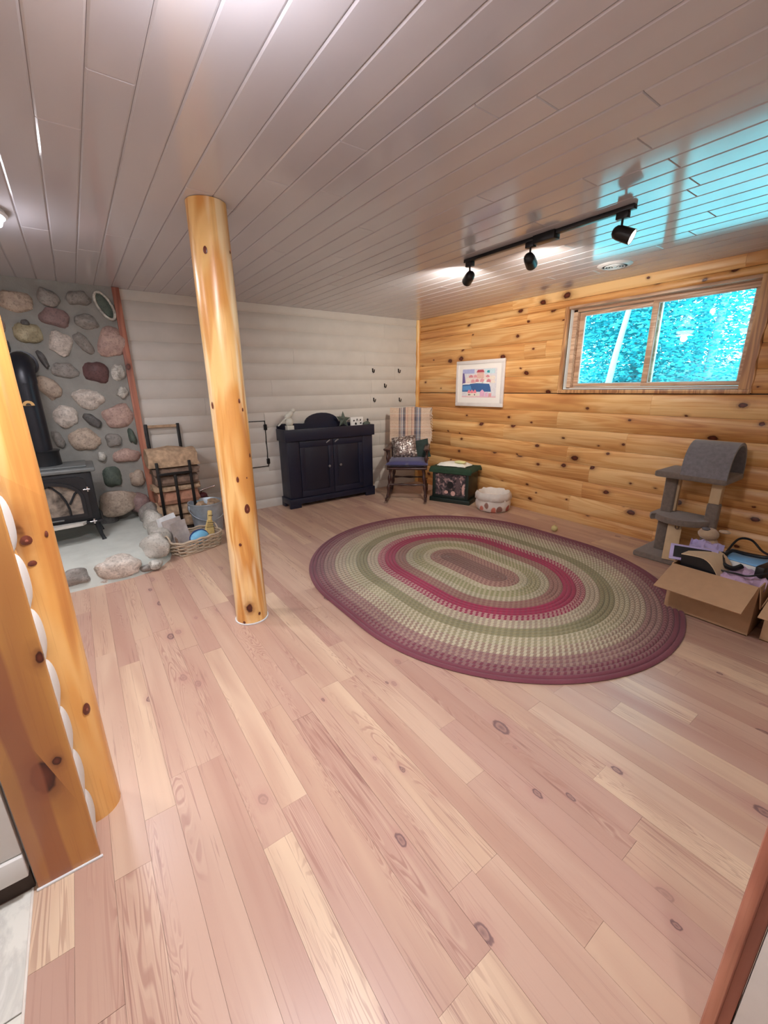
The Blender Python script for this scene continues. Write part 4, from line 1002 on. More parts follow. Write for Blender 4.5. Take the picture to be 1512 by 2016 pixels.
# plaid blanket
def m_plaid():
    s = NT('beige_blue_plaid_wool'); uv = s.n('ShaderNodeUVMap').outputs[0]; sp = s.n('ShaderNodeSeparateXYZ'); s.set(sp.inputs[0], uv)
    be, pk, bl, dk, wh, rd = (200, 174, 152), (204, 168, 148), (84, 104, 130), (40, 50, 74), (216, 206, 192), (122, 66, 58)
    def st(l): return [(p, lin(c)) for p, c in l]
    wa = s.ramp(sp.outputs[0], st([(0, be), (.22, dk), (.25, be), (.265, bl), (.29, wh), (.31, bl), (.33, dk), (.38, pk), (.43, rd), (.44, be), (.53, rd), (.54, pk), (.60, dk), (.65, bl), (.69, wh), (.70, bl), (.74, dk), (.76, be), (.9, be)]), 'CONSTANT')
    we = s.ramp(sp.outputs[1], st([(0, be), (.10, pk), (.16, wh), (.20, be), (.28, (156, 130, 116)), (.36, be), (.42, wh), (.46, pk), (.52, wh), (.55, be), (.66, (156, 132, 118)), (.76, pk), (.84, wh), (.88, be)]), 'CONSTANT')
    c = s.mix(.28, wa, we); n_ = s.noise(s.coords((90, 90, 90), False), 1, 2)
    s.base(s.mix(1., c, s.ramp(n_, [(.3, (.88, .88, .88)), (.7, (1.1, 1.1, 1.1))]), 'MULTIPLY')); s.rough(.95); s.bump(n_, .4, .003); s.b.inputs['Sheen Weight'].default_value = .3
    return s.m
M['plaid'] = m_plaid()
bl_ = thing('plaid_blanket', 'beige and blue plaid blanket draped over the rocking chair back', 'blanket', RC, RZ)
path = []                                             # (y,z) down the front, over the crest, down the back
for k in range(9): path.append((.268+.045*(k/8), .655+.385*k/8-.0))
path += [(.318, 1.062), (.335, 1.078), (.356, 1.066), (.366, 1.03), (.366, .95), (.36, .86)]
vs = []; fs = []; uvs = []; NU = 18
for th_ in (0, .007):
    for j, (y_, z_) in enumerate(path):
        for k in range(NU+1):
            u_ = k/NU; x_ = -.255+.525*u_; dz = -.008*math.sin(u_*9)-(.02*u_ if j < 10 else 0)*(1-j/10)
            yy = y_-.022+.010*math.sin(u_*14+j*.3)*(1-j/14)+(-th_ if j < 10 else th_)
            vs.append((x_+.018*math.sin(j*.7)*(u_ > .9), yy, z_+dz+.012+(th_ if 8 < j < 12 else 0))); uvs.append((u_, j/(len(path)-1)*1.3))
P_ = len(path); W_ = NU+1
for s_ in (0, 1):
    o_ = s_*P_*W_
    for j in range(P_-1):
        for k in range(NU): fs.append((o_+j*W_+k, o_+j*W_+k+1, o_+(j+1)*W_+k+1, o_+(j+1)*W_+k))
bo = MB().add(vs, fs)
bw = obj('cloth', bo, M['plaid'], bl_, 80)
ul = bw.data.uv_layers.new(name='UVMap')
for lp_ in bw.data.loops:
    v = bw.data.vertices[lp_.vertex_index].co
    j = min(range(P_), key=lambda q: (path[q][0]-.022-v.y)**2*.3+(path[q][1]+.012-v.z)**2)
    ul.data[lp_.index].uv = ((v.x+.255)/.525, (v.z-.64)/.44)
fm = MB()
for k in range(24):
    x_ = -.250+.515*k/23; z_ = .655+.012-.008*math.sin(k/23*9)-.02*k/23
    fm.tube([(x_, .240, z_+.004), (x_+rl.uniform(-.006, .006), .236, z_-.022), (x_+rl.uniform(-.012, .012), .240, z_-.05)], [.006, .005, .006], 5)
for k in range(10):
    z_ = .70+.035*k; fm.tube([(.268, .25+.04*k/9, z_), (.285, .25+.04*k/9, z_-.012), (.292, .25+.04*k/9, z_-.03)], .005, 5)
obj('fringe', fm, M['plaid'], bl_, 60)

# ------------------------------------------------------------------ GREEN BOX with picture front
A_, B_, D_ = Vector((3.352, 3.686, 0)), Vector((3.551, 3.207, 0)), Vector((3.682, 3.839, 0))
ex = (B_-A_); LW = ex.length; ang = math.atan2(ex.y, ex.x); LD = (D_-A_).length
bxr = thing('toy_chest', 'dark green box chest with a picture panel front against the pine wall', 'chest', (A_+B_+(D_-A_)*1.0)/2, ang)
def bo_(nm, mb, m='green_paint', par=bxr, sm=40, lab=None): return obj(nm, mb, M[m], par, sm, label=lab)
hw, hd = LW/2, LD/2
bo_('plinth', MB().cbox((-hw, -hd, 0), (hw, hd, .050), .006))
bo_('body', MB().cbox((-hw+.03, -hd+.03, .05), (hw-.03, hd-.02, .385), .004))
bo_('lid', MB().cbox((-hw+.005, -hd+.005, .385), (hw-.005, hd-.005, .41), .006))
bo_('side_frame', MB().cbox((-hw+.03, -hd+.022, .05), (-hw+.07, -hd+.031, .385), .002).cbox((hw-.07, -hd+.022, .05), (hw-.03, -hd+.031, .385), .002).cbox((-hw+.07, -hd+.022, .345), (hw-.07, -hd+.031, .385), .002).cbox((-hw+.07, -hd+.022, .05), (hw-.07, -hd+.031, .085), .002))
def m_scene():
    s = NT('dark_woodland_print'); f = s.noise(s.coords((1, 1, 1), False), 16, 5, .65, 1.2)
    g = s.noise(s.coords((22, 5, 4), False), 1, 3)
    c = s.ramp(f, [(.36, lin((34, 30, 34))), (.48, lin((74, 66, 74))), (.56, lin((140, 112, 112))), (.66, lin((206, 176, 172)))])
    s.base(s.mix(s.ramp(g, [(.5, (0, 0, 0)), (.6, (.6, .6, .6))]), c, lin((48, 42, 44)))); s.rough(.3); return s.m
M['scene_print'] = m_scene()
pp = bo_('picture_panel', MB().box((-hw+.07, -hd+.026, .085), (hw-.07, -hd+.0295, .345)), 'scene_print')
M['print_pink'] = plain('print_pink', (204, 164, 156), .4, var=.25, scale=50); M['print_dark'] = plain('print_dark', (28, 26, 30), .4); M['print_trunk'] = plain('print_trunk', (96, 78, 82), .4, var=.3, scale=60)
def disc(cx_, cz_, rx, rz, y0=-hd+.0262, y1=-hd+.0235, n=16):
    return MB().prism([(cx_+rx*math.cos(2*PI*k/n), cz_+rz*math.sin(2*PI*k/n)) for k in range(n)], 1, y1, y0)
bo_('printed_flower', disc(.04, .115, .028, .030), 'print_pink', pp); bo_('printed_flower', disc(-.05, .125, .026, .022), 'print_pink', pp)
bo_('printed_path', disc(.165, .175, .016, .06), 'print_pink', pp); bo_('printed_tree', disc(.10, .22, .030, .10), 'print_trunk', pp); bo_('printed_hollow', disc(0, .215, .04, .045), 'print_dark', pp)
# cloth + towel on top
def drape(w_, d_, z, amp, seed, over=0., n=16, skirt=.05):
    mb = MB()
    def f(u, v):
        a, b = 2*u-1, 2*v-1
        x_, y_ = a*w_/2, b*d_/2
        zz = z+amp*(.5+.5*noise.noise(Vector((a*2.2+seed, b*2.2, seed))))
        if abs(x_) > hw-.002 or abs(y_) > hd-.002:
            ov = max(abs(x_)-hw, abs(y_)-hd, 0); zz = z-ov*1.0+.006*noise.noise(Vector((a*7, b*7, seed)))
            x_ = max(-hw-.004-ov*.05, min(hw+.004+ov*.05, x_)); y_ = max(-hd-.004-ov*.1, min(hd+.004+ov*.1, y_))
        return (x_, y_, zz)
    mb.grid(f, n, n); vs2 = [p+Vector((0, 0, .006)) for p in mb.v]; k = len(mb.v); mb.v += vs2; mb.f += [tuple(i+k for i in q) for q in mb.f]
    return mb
gcl = obj('green_cloth', drape(2*hw-.10+.16, 2*hd+.10, .4105, .014, 3), M['green_cloth'], None, 80)
gcl.location = bxr.location; gcl.rotation_euler = (0, 0, ang); tag(gcl, 'dark green cloth draped over the top of the green chest', 'cloth')
def towel_f(u, v):
    a, b = 2*u-1, 2*v-1
    return (-.02+a*.185+.012*math.sin(b*3), .015+b*.12+.01*math.sin(a*4), .432+.034*max(0, 1-abs(a)**5)*max(0, 1-abs(b)**5)+.008*noise.noise(Vector((a*3, b*3, 2))))
tm = MB().grid(towel_f, 18, 12); k = len(tm.v); tm.v += [Vector((p.x, p.y, .4315)) for p in tm.v]; tm.f += [tuple(i_+k for i_ in q) for q in tm.f]
tw = obj('towel', tm, M['towel'], None, 80); tw.location = bxr.location; tw.rotation_euler = (0, 0, ang); tag(tw, 'folded white towel lying on the green cloth of the chest', 'towel')
sp_ = obj('washcloth', MB().ball((0, 0, .016), (.075, .035, .016), 14, 8, .25, 5, 2., None, .8), M['soap'], None, 80)
sp_.location = bxr.location+Matrix.Rotation(ang, 3, 'Z') @ Vector((.07, -.03, .462)); sp_.rotation_euler = (0, 0, ang); tag(sp_, 'small pale yellow rolled washcloth on the white towel', 'cloth')

# ------------------------------------------------------------------ FABRIC BIN
def m_bin():
    s = NT('white_fabric_with_coral_spots'); v = s.n('ShaderNodeTexVoronoi'); s.set(v.inputs['Vector'], s.coords((8.5, 8.5, 6.5), False)); v.inputs['Scale'].default_value = 1; v.inputs['Randomness'].default_value = .6
    sp = s.n('ShaderNodeSeparateColor'); s.set(sp.inputs[0], v.outputs['Color'])
    c = s.ramp(sp.outputs[1], [(0, lin((214, 130, 112))), (.4, lin((176, 98, 92))), (.7, lin((226, 168, 150))), (.85, lin((150, 110, 98)))], 'CONSTANT')
    s.base(s.mix(s.ramp(v.outputs['Distance'], [(.30, (1, 1, 1)), (.36, (0, 0, 0))]), lin((226, 218, 210)), c)); s.rough(.9); return s.m
M['bin'] = m_bin(); M['fleece'] = plain('white_fleece', (224, 216, 208), .95, var=.06, bump=.6)
bn = thing('fabric_bin', 'round white fabric bin with coral prints beside the green chest', 'bin', (3.655, 2.955, 0))
pr = []
def wob(mb, a_, f_=3, seed=1):
    for v in mb.v:
        t_ = math.atan2(v.y, v.x); k_ = 1+a_*noise.noise(Vector((math.cos(t_)*f_, math.sin(t_)*f_, v.z*6+seed))); v.x *= k_; v.y *= k_; v.z *= 1+(k_-1)*.7
    return mb
obj('shell', wob(MB().lathe([(0, .001), (.15, .0), (.178, .02), (.188, .08), (.182, .135), (.176, .150)], 36), .10), M['bin'], bn, 70)
obj('fold_over_lining', wob(MB().lathe([(.180, .125), (.194, .132), (.192, .185), (.178, .215), (.160, .205), (.150, .15), (.145, .05), (0, .03)], 36), .12, 4, 3), M['fleece'], bn, 70)

# ------------------------------------------------------------------ FRAMED PRINT
FP = [at_x(899, 712, BX-.045), at_x(994, 705, BX-.045), at_x(989.5, 803, BX-.045), at_x(897, 798, BX-.045)]
fy1, fy0 = (FP[0].y+FP[3].y)/2, (FP[1].y+FP[2].y)/2; fz1, fz0 = (FP[0].z+FP[1].z)/2, (FP[2].z+FP[3].z)/2
FW, FH = fy1-fy0, fz1-fz0
pf = thing('framed_print', 'pale framed print of a harbour town hanging on the pine wall', 'picture', (BX-.026, (fy0+fy1)/2, fz0), -PI/2)
# local: +X to the viewer's right (world -Y), -Y out of the wall... built with front at local -Y
fr = MB()
for lo, hi in (((-FW/2, -.024, 0), (FW/2, -.001, .042)), ((-FW/2, -.024, FH-.042), (FW/2, -.001, FH)), ((-FW/2, -.024, .042), (-FW/2+.042, -.001, FH-.042)), ((FW/2-.042, -.024, .042), (FW/2, -.001, FH-.042))): fr.cbox(lo, hi, .005)
obj('frame', fr, M['frame'], pf, 40)
mt_ = obj('mat_board', MB().box((-FW/2+.04, -.016, .04), (FW/2-.04, -.006, FH-.04)), M['mat_board'], pf)
AW, AH = FW-.21, FH-.20; ox, oz = 0, .105
PC = {}
def pc(n, rgb):
    if n not in PC: PC[n] = plain('print_'+n, rgb, .8, var=.1, scale=60)
    return PC[n]
def art(nm, poly, n, rgb, lvl, par):
    mb = MB().prism([(ox-AW/2+p*AW, oz+q*AH) for p, q in poly], 1, -.0165-lvl*.0004, -.016)
    return obj(nm, mb, pc(n, rgb), par)
pr_ = art('print', [(0, 0), (1, 0), (1, 1), (0, 1)], 'paper', (226, 222, 226), 0, pf)
def rect(a, b, c, d): return [(a, b), (c, b), (c, d), (a, d)]
art('sky', rect(.0, .84, .36, .99), 'lilac', (176, 180, 220), 1, pr_)
art('cloud', rect(.66, .82, .95, .98), 'paleblue', (206, 228, 234), 1, pr_)
art('sea', [(.0, .20), (.86, .20), (.84, .36), (.80, .47), (.45, .50), (.0, .45)], 'sea', (66, 104, 158), 1, pr_)
art('sea_light', [(.02, .24), (.3, .26), (.26, .42), (.02, .40)], 'sealight', (92, 146, 200), 2, pr_)
art('hill', [(.08, .50), (.95, .50), (.92, .72), (.70, .80), (.5, .84), (.3, .78), (.12, .70)], 'hill', (238, 216, 212), 1, pr_)
art('left_bank', [(0, .47), (.10, .52), (.05, .86), (0, .86)], 'violet', (108, 92, 146), 2, pr_)
art('ground', rect(0, 0, 1, .05), 'pinkground', (234, 196, 200), 1, pr_)
art('church', rect(.44, .66, .64, .88), 'church', (230, 190, 176), 3, pr_)
art('church_roof', [(.42, .87), (.65, .87), (.62, .96), (.46, .96)], 'roof', (186, 84, 96), 4, pr_)
for a_, b_, c_, d_, n_, col in ((.27, .52, .38, .64, 'pink', (226, 160, 164)), (.40, .52, .50, .65, 'rose', (216, 140, 146)), (.54, .52, .65, .66, 'pink', 0), (.73, .52, .84, .64, 'rose', 0), (.12, .56, .24, .70, 'cream', (240, 228, 214)), (.20, .70, .32, .80, 'rose', 0), (.70, .70, .80, .78, 'rose', 0), (.82, .62, .96, .76, 'cream', 0), (.34, .70, .44, .80, 'pink', 0), (.85, .5, .97, .6, 'cream', 0), (.66, .58, .74, .72, 'cream', 0)):
    art('house', [(a_, b_), (c_, b_), (c_, d_-.04), ((a_+c_)/2, d_), (a_, d_-.04)], n_, col, 3, pr_)
for a_, b_ in ((.03, .46), (.42, .50), (.60, .49)):
    art('boat', [(a_, b_), (a_+.2, b_), (a_+.22, b_+.04), (a_-.01, b_+.04)], 'white', (250, 248, 246), 5, pr_)
art('sail', [(.62, .53), (.72, .53), (.71, .64)], 'white', 0, 5, pr_)
for a_, b_, c_, d_, n_, col in ((.16, .04, .46, .16, 'cream', 0), (.55, .04, .68, .19, 'mauve', (232, 180, 206)), (.70, .03, .78, .17, 'mauve', 0), (.80, .03, .88, .15, 'pink', 0), (.47, .06, .54, .13, 'cream', 0)):
    art('house', rect(a_, b_, c_, d_), n_, col, 3, pr_)
art('gable', [(.545, .19), (.685, .19), (.615, .28)], 'mauve', 0, 4, pr_)
for a_ in (.18, .27, .36): art('dormer', [(a_, .15), (a_+.08, .15), (a_+.08, .22), (a_+.04, .28), (a_, .22)], 'coral', (238, 140, 156), 4, pr_)
for a_ in (.20, .235, .38): art('house_window', rect(a_, .07, a_+.025, .12), 'dark', (70, 52, 64), 4, pr_)
art('tree', [(.72, .86), (.80, .84), (.80, .93), (.74, .93)], 'teal', (70, 160, 172), 4, pr_)

# ------------------------------------------------------------------ BRAIDED RUG
RGC, RTH, RHL, RR = Vector((2.273, 2.0)), math.radians(89.5), .225, 1.148
pad = thing('rug_pad', 'white pad peeking out under the edge of the braided rug', 'rug pad', (RGC.x, RGC.y, 0), RTH)
pts = []
for k in range(64):
    a_ = 2*PI*k/64; R_ = RR-.035+.035*noise.noise(Vector((math.cos(a_)*2.1, math.sin(a_)*2.1, 4)))
    if k in (18, 19, 20, 21, 22, 35, 36, 37): R_ += .018
    pts.append((R_*math.cos(a_)+(RHL if math.cos(a_) > 0 else -RHL), R_*math.sin(a_)))
obj('pad', MB().prism(pts, 2, .0008, .004), M['rug_pad'], pad)
rg = thing('braided_rug', 'large oval braided rug in maroon, olive and crimson bands on the plank floor', 'rug', (RGC.x, RGC.y, .004), RTH)
ma, mv, tn, crm, ol, cr, br, pkk = (122, 64, 76), (142, 104, 102), (184, 172, 140), (200, 190, 162), (138, 132, 100), (156, 58, 84), (142, 110, 98), (190, 148, 140)
BANDS = [(2, ma, ma), (2, mv, ma), (3, mv, (166, 138, 124)), (3, (160, 136, 118), crm), (3, (164, 154, 122), crm), (3, ol, (156, 148, 114)), (3, (172, 152, 132), crm), (2, pkk, cr), (3, cr, (170, 56, 86)), (3, (150, 106, 98), (164, 128, 112)), (2, (166, 156, 126), crm), (3, (150, 146, 104), tn), (2, crm, (180, 170, 136)), (3, (150, 110, 100), (178, 140, 124)), (2, (138, 102, 94), br), (10, br, (132, 98, 88))]
nr = 40; dr_ = RR/nr; ring_i = 0
def stad(R, n):
    """points round a stadium of radius R about a segment of half-length RHL, with arc length"""
    per = 2*PI*R+4*RHL; out = []
    for k in range(n):
        s_ = per*k/n
        if s_ < RHL*2: p = (RHL-s_, R)
        elif s_ < RHL*2+PI*R: a_ = PI/2+(s_-RHL*2)/R; p = (-RHL+R*math.cos(a_), R*math.sin(a_))
        elif s_ < RHL*4+PI*R: p = (-RHL+(s_-RHL*2-PI*R), -R)
        else: a_ = 1.5*PI+(s_-RHL*4-PI*R)/R; p = (RHL+R*math.cos(a_), R*math.sin(a_))
        out.append((p, s_))
    return out, per
for bi, (cnt, c1, c2) in enumerate(BANDS):
    vs = []; fs = []; uv = []
    for q in range(cnt):
        if ring_i >= nr: break
        Ro = RR-ring_i*dr_; n = max(24, int(110*Ro/RR)+30)
        prof = [(0, .001), (.18, .009), (.5, .012), (.82, .009), (1, .001)]
        for pi_, (t_, z_) in enumerate(prof):
            pts_, per = stad(max(.002, Ro-dr_*t_), n)
            for (p, s_) in pts_: vs.append((p[0], p[1], z_+.0015*noise.noise(Vector((p[0]*2, p[1]*2, 0)))))
        base_ = len(vs)-5*n; P_, per0 = stad(max(.002, Ro-dr_*.5), n)
        for a_ in range(4):
            for k in range(n):
                k2 = (k+1) % n
                fs.append((base_+a_*n+k, base_+a_*n+k2, base_+(a_+1)*n+k2, base_+(a_+1)*n+k))
                u0, u1 = per0*k/n, per0*(k+1)/n
                uv.append([(u0, ring_i+prof[a_][0]), (u1, ring_i+prof[a_][0]), (u1, ring_i+prof[a_+1][0]), (u0, ring_i+prof[a_+1][0])])
        ring_i += 1
    if not vs: continue
    me = bpy.data.meshes.new('braid_band'); me.from_pydata(vs, [], fs); ul = me.uv_layers.new(name='UVMap')
    fl_uv = [c_ for f_ in uv for c_ in f_]
    for k, c_ in enumerate(fl_uv): ul.data[k].uv = (c_[0], c_[1]-.0005 if c_[1] == int(c_[1]) and k % 4 in (2, 3) else c_[1])
    for p in me.polygons: p.use_smooth = True
    me.materials.append(m_braid('braid_%02d' % bi, c1, c2))
    o = bpy.data.objects.new('braid_band', me); COL.objects.link(o); o.parent = rg

# ------------------------------------------------------------------ CAT TREE
ct = thing('cat_tree', 'carpeted cat tree with a half-barrel tunnel on top, by the pine wall', 'cat tree', (3.68, 1.14, 0))
def cto(nm, mb, m='carpet', sm=50, lab=None): return obj(nm, mb, M[m], ct, sm, off=ct.location, label=lab)
cto('base', MB().cbox((3.50, .90, 0), (3.90, 1.375, .045), .014))
cto('post', MB().cbox((3.665, 1.215, .045), (3.745, 1.295, .665), .012))
cto('bare_edge', MB().box((3.70, 1.200, .38), (3.735, 1.215, .665)), 'raw_wood', lab='bare wood edge of the left post')
cto('post', MB().cbox((3.64, .915, .045), (3.715, .990, .50), .012))
cto('bare_post_top', MB().cbox((3.645, .920, .50), (3.71, .985, .665), .004), 'raw_wood', lab='bare wood top of the right post')
mp = [(3.79, 1.325), (3.575, 1.325), (3.525, 1.30)]+[(3.66-.17*math.cos(a_), 1.13-.185*math.sin(a_)) for a_ in [-PI*.30+k*PI*.072 for k in range(12)]]+[(3.79, .945)]
mpm = MB()
vs = []; fs = []; n = len(mp); cxm_ = sum(p[0] for p in mp)/n; cym_ = sum(p[1] for p in mp)/n
for z_, k_ in ((.325, .96), (.333, 1.), (.362, 1.), (.370, .96)):
    for p in mp: vs.append((cxm_+(p[0]-cxm_)*k_, cym_+(p[1]-cym_)*k_, z_))
for r_ in range(3):
    for k in range(n): fs.append((r_*n+k, r_*n+(k+1) % n, (r_+1)*n+(k+1) % n, (r_+1)*n+k))
fs += [tuple(range(n))[::-1], tuple(range(3*n, 4*n))]
cto('platform', mpm.add(vs, fs))
cto('platform', MB().cbox((3.52, .87, .665), (3.88, 1.325, .712), .014))
tun = MB(); n = 22; vs = []; fs = []
R1, R0_ = .178, .160
sec = []
for k in range(n+1):
    a_ = PI*k/n; sec.append((3.70-R1*math.cos(a_), .712+.235*math.sin(a_)**.85 if k not in (0, n) else .700))
seci = []
for k in range(n+1):
    a_ = PI*k/n; seci.append((3.70-R0_*math.cos(a_), .712+.215*math.sin(a_)**.85 if k not in (0, n) else .700))
for yv in (.875, 1.155):
    for p in sec+seci: vs.append((p[0], yv, p[1]))
m_ = n+1
for k in range(n):
    fs += [(k, k+1, 2*m_+k+1, 2*m_+k), (m_+k, 3*m_+k, 3*m_+k+1, m_+k+1), (k, m_+k, m_+k+1, k+1), (2*m_+k, 2*m_+k+1, 3*m_+k+1, 3*m_+k)]
fs += [(0, 2*m_, 3*m_, m_), (n, m_+n, 3*m_+n, 2*m_+n)]
cto('tunnel', tun.add(vs, fs), 'carpet_daylit', 60)
sb = MB().cbox((-.045, -.009, 0), (.045, .009, .31), .003, Matrix.Translation((3.50, 1.115, .045)) @ Matrix.Rotation(math.radians(-72), 4, 'Z') @ Matrix.Rotation(math.radians(-16), 4, 'X'))
cto('scratch_board', sb, 'raw_wood', lab='bare wood board leaning under the lower platform')
cto('hanging_loop', MB().tube([(3.545, 1.115+.012*math.cos(a_), .305+.02*math.sin(a_)) for a_ in [2*PI*k/12 for k in range(12)]], .003, 5, closed=True), 'dark_wood', 60)
# plush toy
pp_ = at_x(1403, 1050, 3.42)
pl = thing('plush_toy', 'small tan plush animal with upright ear sitting between cat tree and open box', 'plush toy', (pp_.x, pp_.y, 0))
zt = pp_.z
obj('body', MB().ball((0, 0, zt-.14), (.055, .055, .13), 12, 9, .1, 2).ball((.01, 0, .10), (.075, .075, .10), 12, 8), M['plush'], pl, 70)
obj('head', MB().ball((-.02, .015, zt-.005), (.060, .060, .042), 14, 9, .1, 4), M['plush'], pl, 70)
obj('ear', MB().ball((.01, -.062, zt+.024), (.020, .036, .012), 10, 6), M['plush'], pl, 70)
obj('nose', MB().ball((-.045, .03, zt+.035), (.026, .026, .012), 8, 6), M['plush_dark'], pl, 70)
for sx in (-1, 1): obj('leg', MB().ball((-.06, sx*.05, .035), (.06, .032, .035), 10, 6), M['plush'], pl, 70)

# ------------------------------------------------------------------ CARDBOARD BOXES
def carton(name, label, x0, x1, y0, y1, h, flap, spread):
    t = thing(name, label, 'box', ((x0+x1)/2, (y0+y1)/2, 0))
    o_ = t.location; T = .005
    obj('bottom', MB().box((x0, y0, .001), (x1, y1, .006)), M['card_in'], t, off=o_)
    obj('wall', MB().cbox((x0, y0, 0), (x0+T, y1, h), .0015), M['card'], t, off=o_)
    obj('wall', MB().cbox((x1-T, y0, 0), (x1, y1, h), .0015), M['card'], t, off=o_)
    obj('wall', MB().cbox((x0+T, y0, 0), (x1-T, y0+T, h), .0015), M['card'], t, off=o_)
    obj('wall', MB().cbox((x0+T, y1-T, 0), (x1-T, y1, h), .0015), M['card'], t, off=o_)
    f = flap
    obj('flap', MB().cbox((-f, y0+.004, -.004), (0, y1-.004, .002), .0015, Matrix.Translation((x0, 0, h)) @ Matrix.Rotation(math.radians(-spread), 4, 'Y')), M['card'], t, off=o_)
    obj('flap', MB().cbox((x0+.01, 0, -.004), (x1-.01, f*.5, .002), .0015, Matrix.Translation((0, y1, h)) @ Matrix.Rotation(math.radians(-76), 4, 'X')), M['card'], t, off=o_)
    obj('flap', MB().cbox((x0+.01, -f*.5, -.004), (x1-.01, 0, .002), .0015, Matrix.Translation((0, y0, h)) @ Matrix.Rotation(math.radians(80), 4, 'X')), M['card'], t, off=o_)
    return t
K0, K1, KY0, KY1, KH = 2.782, 3.27, .448, .862, .298
carton('cardboard_box', 'open cardboard box full of cables and bags, front flap folded out, beside the rug', K0, K1, KY0, KY1, KH, .252, 17)
carton('cardboard_box', 'second cardboard box at the right edge of the floor, partly out of frame', 2.80, 3.26, .015, .400, .29, .23, 18)
def foil(c, w_, d_, amp, seed, rot, mname, name, label, cat, tilt=(0, 0), n=14):
    def f(u, v):
        a, b = 2*u-1, 2*v-1
        return (a*w_/2, b*d_/2, amp*noise.noise(Vector((a*1.9+seed, b*1.9, seed)))+amp*.6*noise.noise(Vector((a*5+seed, b*5, seed)))+amp*.4*(1-a*a)*(1-b*b))
    mb = MB().grid(f, n, n); k = len(mb.v); mb.v += [p-Vector((0, 0, .004)) for p in mb.v]; mb.f += [tuple(i_+k for i_ in q) for q in mb.f]
    o = obj(name, mb, M[mname], None, 35); o.location = c; o.rotation_euler = (tilt[0], tilt[1], rot); return tag(o, label, cat)
def kb(px, py, x): return at_x(px, py, x)
foil((2.965, .765, .325), .26, .17, .03, 2, .2, 'lavender', 'plastic_bag', 'crumpled lavender plastic bag standing at the left inside the open box', 'bag', (.1, -.55))
wp = thing('window_package', 'dark printed flat package in clear film at the left of the open box', 'package', (2.90, .80, .34), math.radians(20))
obj('film', MB().cbox((-.055, -.12, 0), (.055, .12, .012), .004, Matrix.Rotation(math.radians(-42), 4, 'Y')), M['lavender'], wp, 40)
obj('printed_card', MB().cbox((-.040, -.085, .0125), (.040, .10, .0145), .001, Matrix.Rotation(math.radians(-42), 4, 'Y')), M['vent_dark'], wp, 40)
# tan bent card box
tbx = thing('tan_folder', 'bent tan card folder with a black open side in the open box', 'folder', (2.80, .74, .10), math.radians(-6))
mb = MB(); vs = []; fs = []
prf = [(.095-.235*k/14, .262-.15*max(0, (k/14-.42)/.58)**2.2+.012*math.sin(k/14*PI)) for k in range(15)]
for y_, z_ in prf:
    for xx in (0, .20): vs += [(xx, y_, z_), (xx, y_, z_-.005)]
for k in range(14):
    for a_, b_ in ((0, 2), (2, 3), (3, 1), (1, 0)): fs.append((k*4+a_, k*4+b_, (k+1)*4+b_, (k+1)*4+a_))
fs += [(0, 1, 3, 2), (56, 58, 59, 57)]
M['tan_card'] = plain('pale_tan_card', (206, 182, 150), .6, var=.05)
obj('card_sheet', mb.add(vs, fs), M['tan_card'], tbx, 40)
obj('dark_side', MB().prism([(p, q-.006) for p, q in prf]+[(-.135, .04), (.09, .04)], 0, .008, .19), M['blackbox'], tbx, label='black inner side')
foil((2.93, .545, .292), .24, .20, .035, 9, .1, 'pinkbag', 'plastic_bag', 'pinkish crumpled plastic bag at the front right inside the open box', 'bag', (.0, -.12))
bb = thing('game_case', 'flat case with pale blue lid and white side in the open box', 'case', (3.10, .565, .30), math.radians(-4))
obj('case_base', MB().cbox((-.10, -.135, -.02), (.10, .135, .032), .004), M['bookside'], bb, 40)
obj('case_lid', MB().cbox((-.101, -.136, .033), (.101, .136, .042), .003), M['bluebook'], bb, 40)
dk = thing('router', 'black plastic case at the right rear corner of the open box', 'device', (3.03, .475, .325), math.radians(-10))
obj('device_shell', MB().cbox((-.13, -.030, -.035), (.13, .012, .045), .008), M['blackbox'], dk, 40)
def cable(name, label, pts, r):
    P = [Vector(p) for p in pts]; out = []
    for k in range(len(P)-1):
        p0, p1, p2, p3 = P[max(k-1, 0)], P[k], P[k+1], P[min(k+2, len(P)-1)]
        for q in range(6):
            t = q/6; out.append(.5*((2*p1)+(-p0+p2)*t+(2*p0-5*p1+4*p2-p3)*t*t+(-p0+3*p1-3*p2+p3)*t**3))
    out.append(P[-1])
    return tag(obj(name, MB().tube(out, r, 6), M['black_cable'], None, 60), label, 'cable', 'cables in the open box')
cable('cable', 'thick black cable crossing the pale blue case in the open box', [(2.99, .68, .335), (3.06, .66, .372), (3.10, .60, .362), (3.12, .52, .362), (3.10, .46, .385), (3.05, .40, .385)], .011)
cable('cable', 'black cable looping high at the back of the open box', [(3.14, .70, .335), (3.24, .68, .40), (3.25, .62, .41), (3.20, .55, .372), (3.16, .50, .368)], .007)
cable('cable', 'thin black cable curving along the front rim of the open box', [(2.86, .66, .305), (2.85, .58, .315), (2.83, .52, .325), (2.86, .47, .345), (2.90, .44, .355)], .006)
cable('cable', 'black cable bundle hanging between tan folder and blue case in the open box', [(3.02, .69, .355), (2.96, .675, .345), (2.92, .65, .325), (2.90, .60, .322), (2.93, .57, .34)], .015)

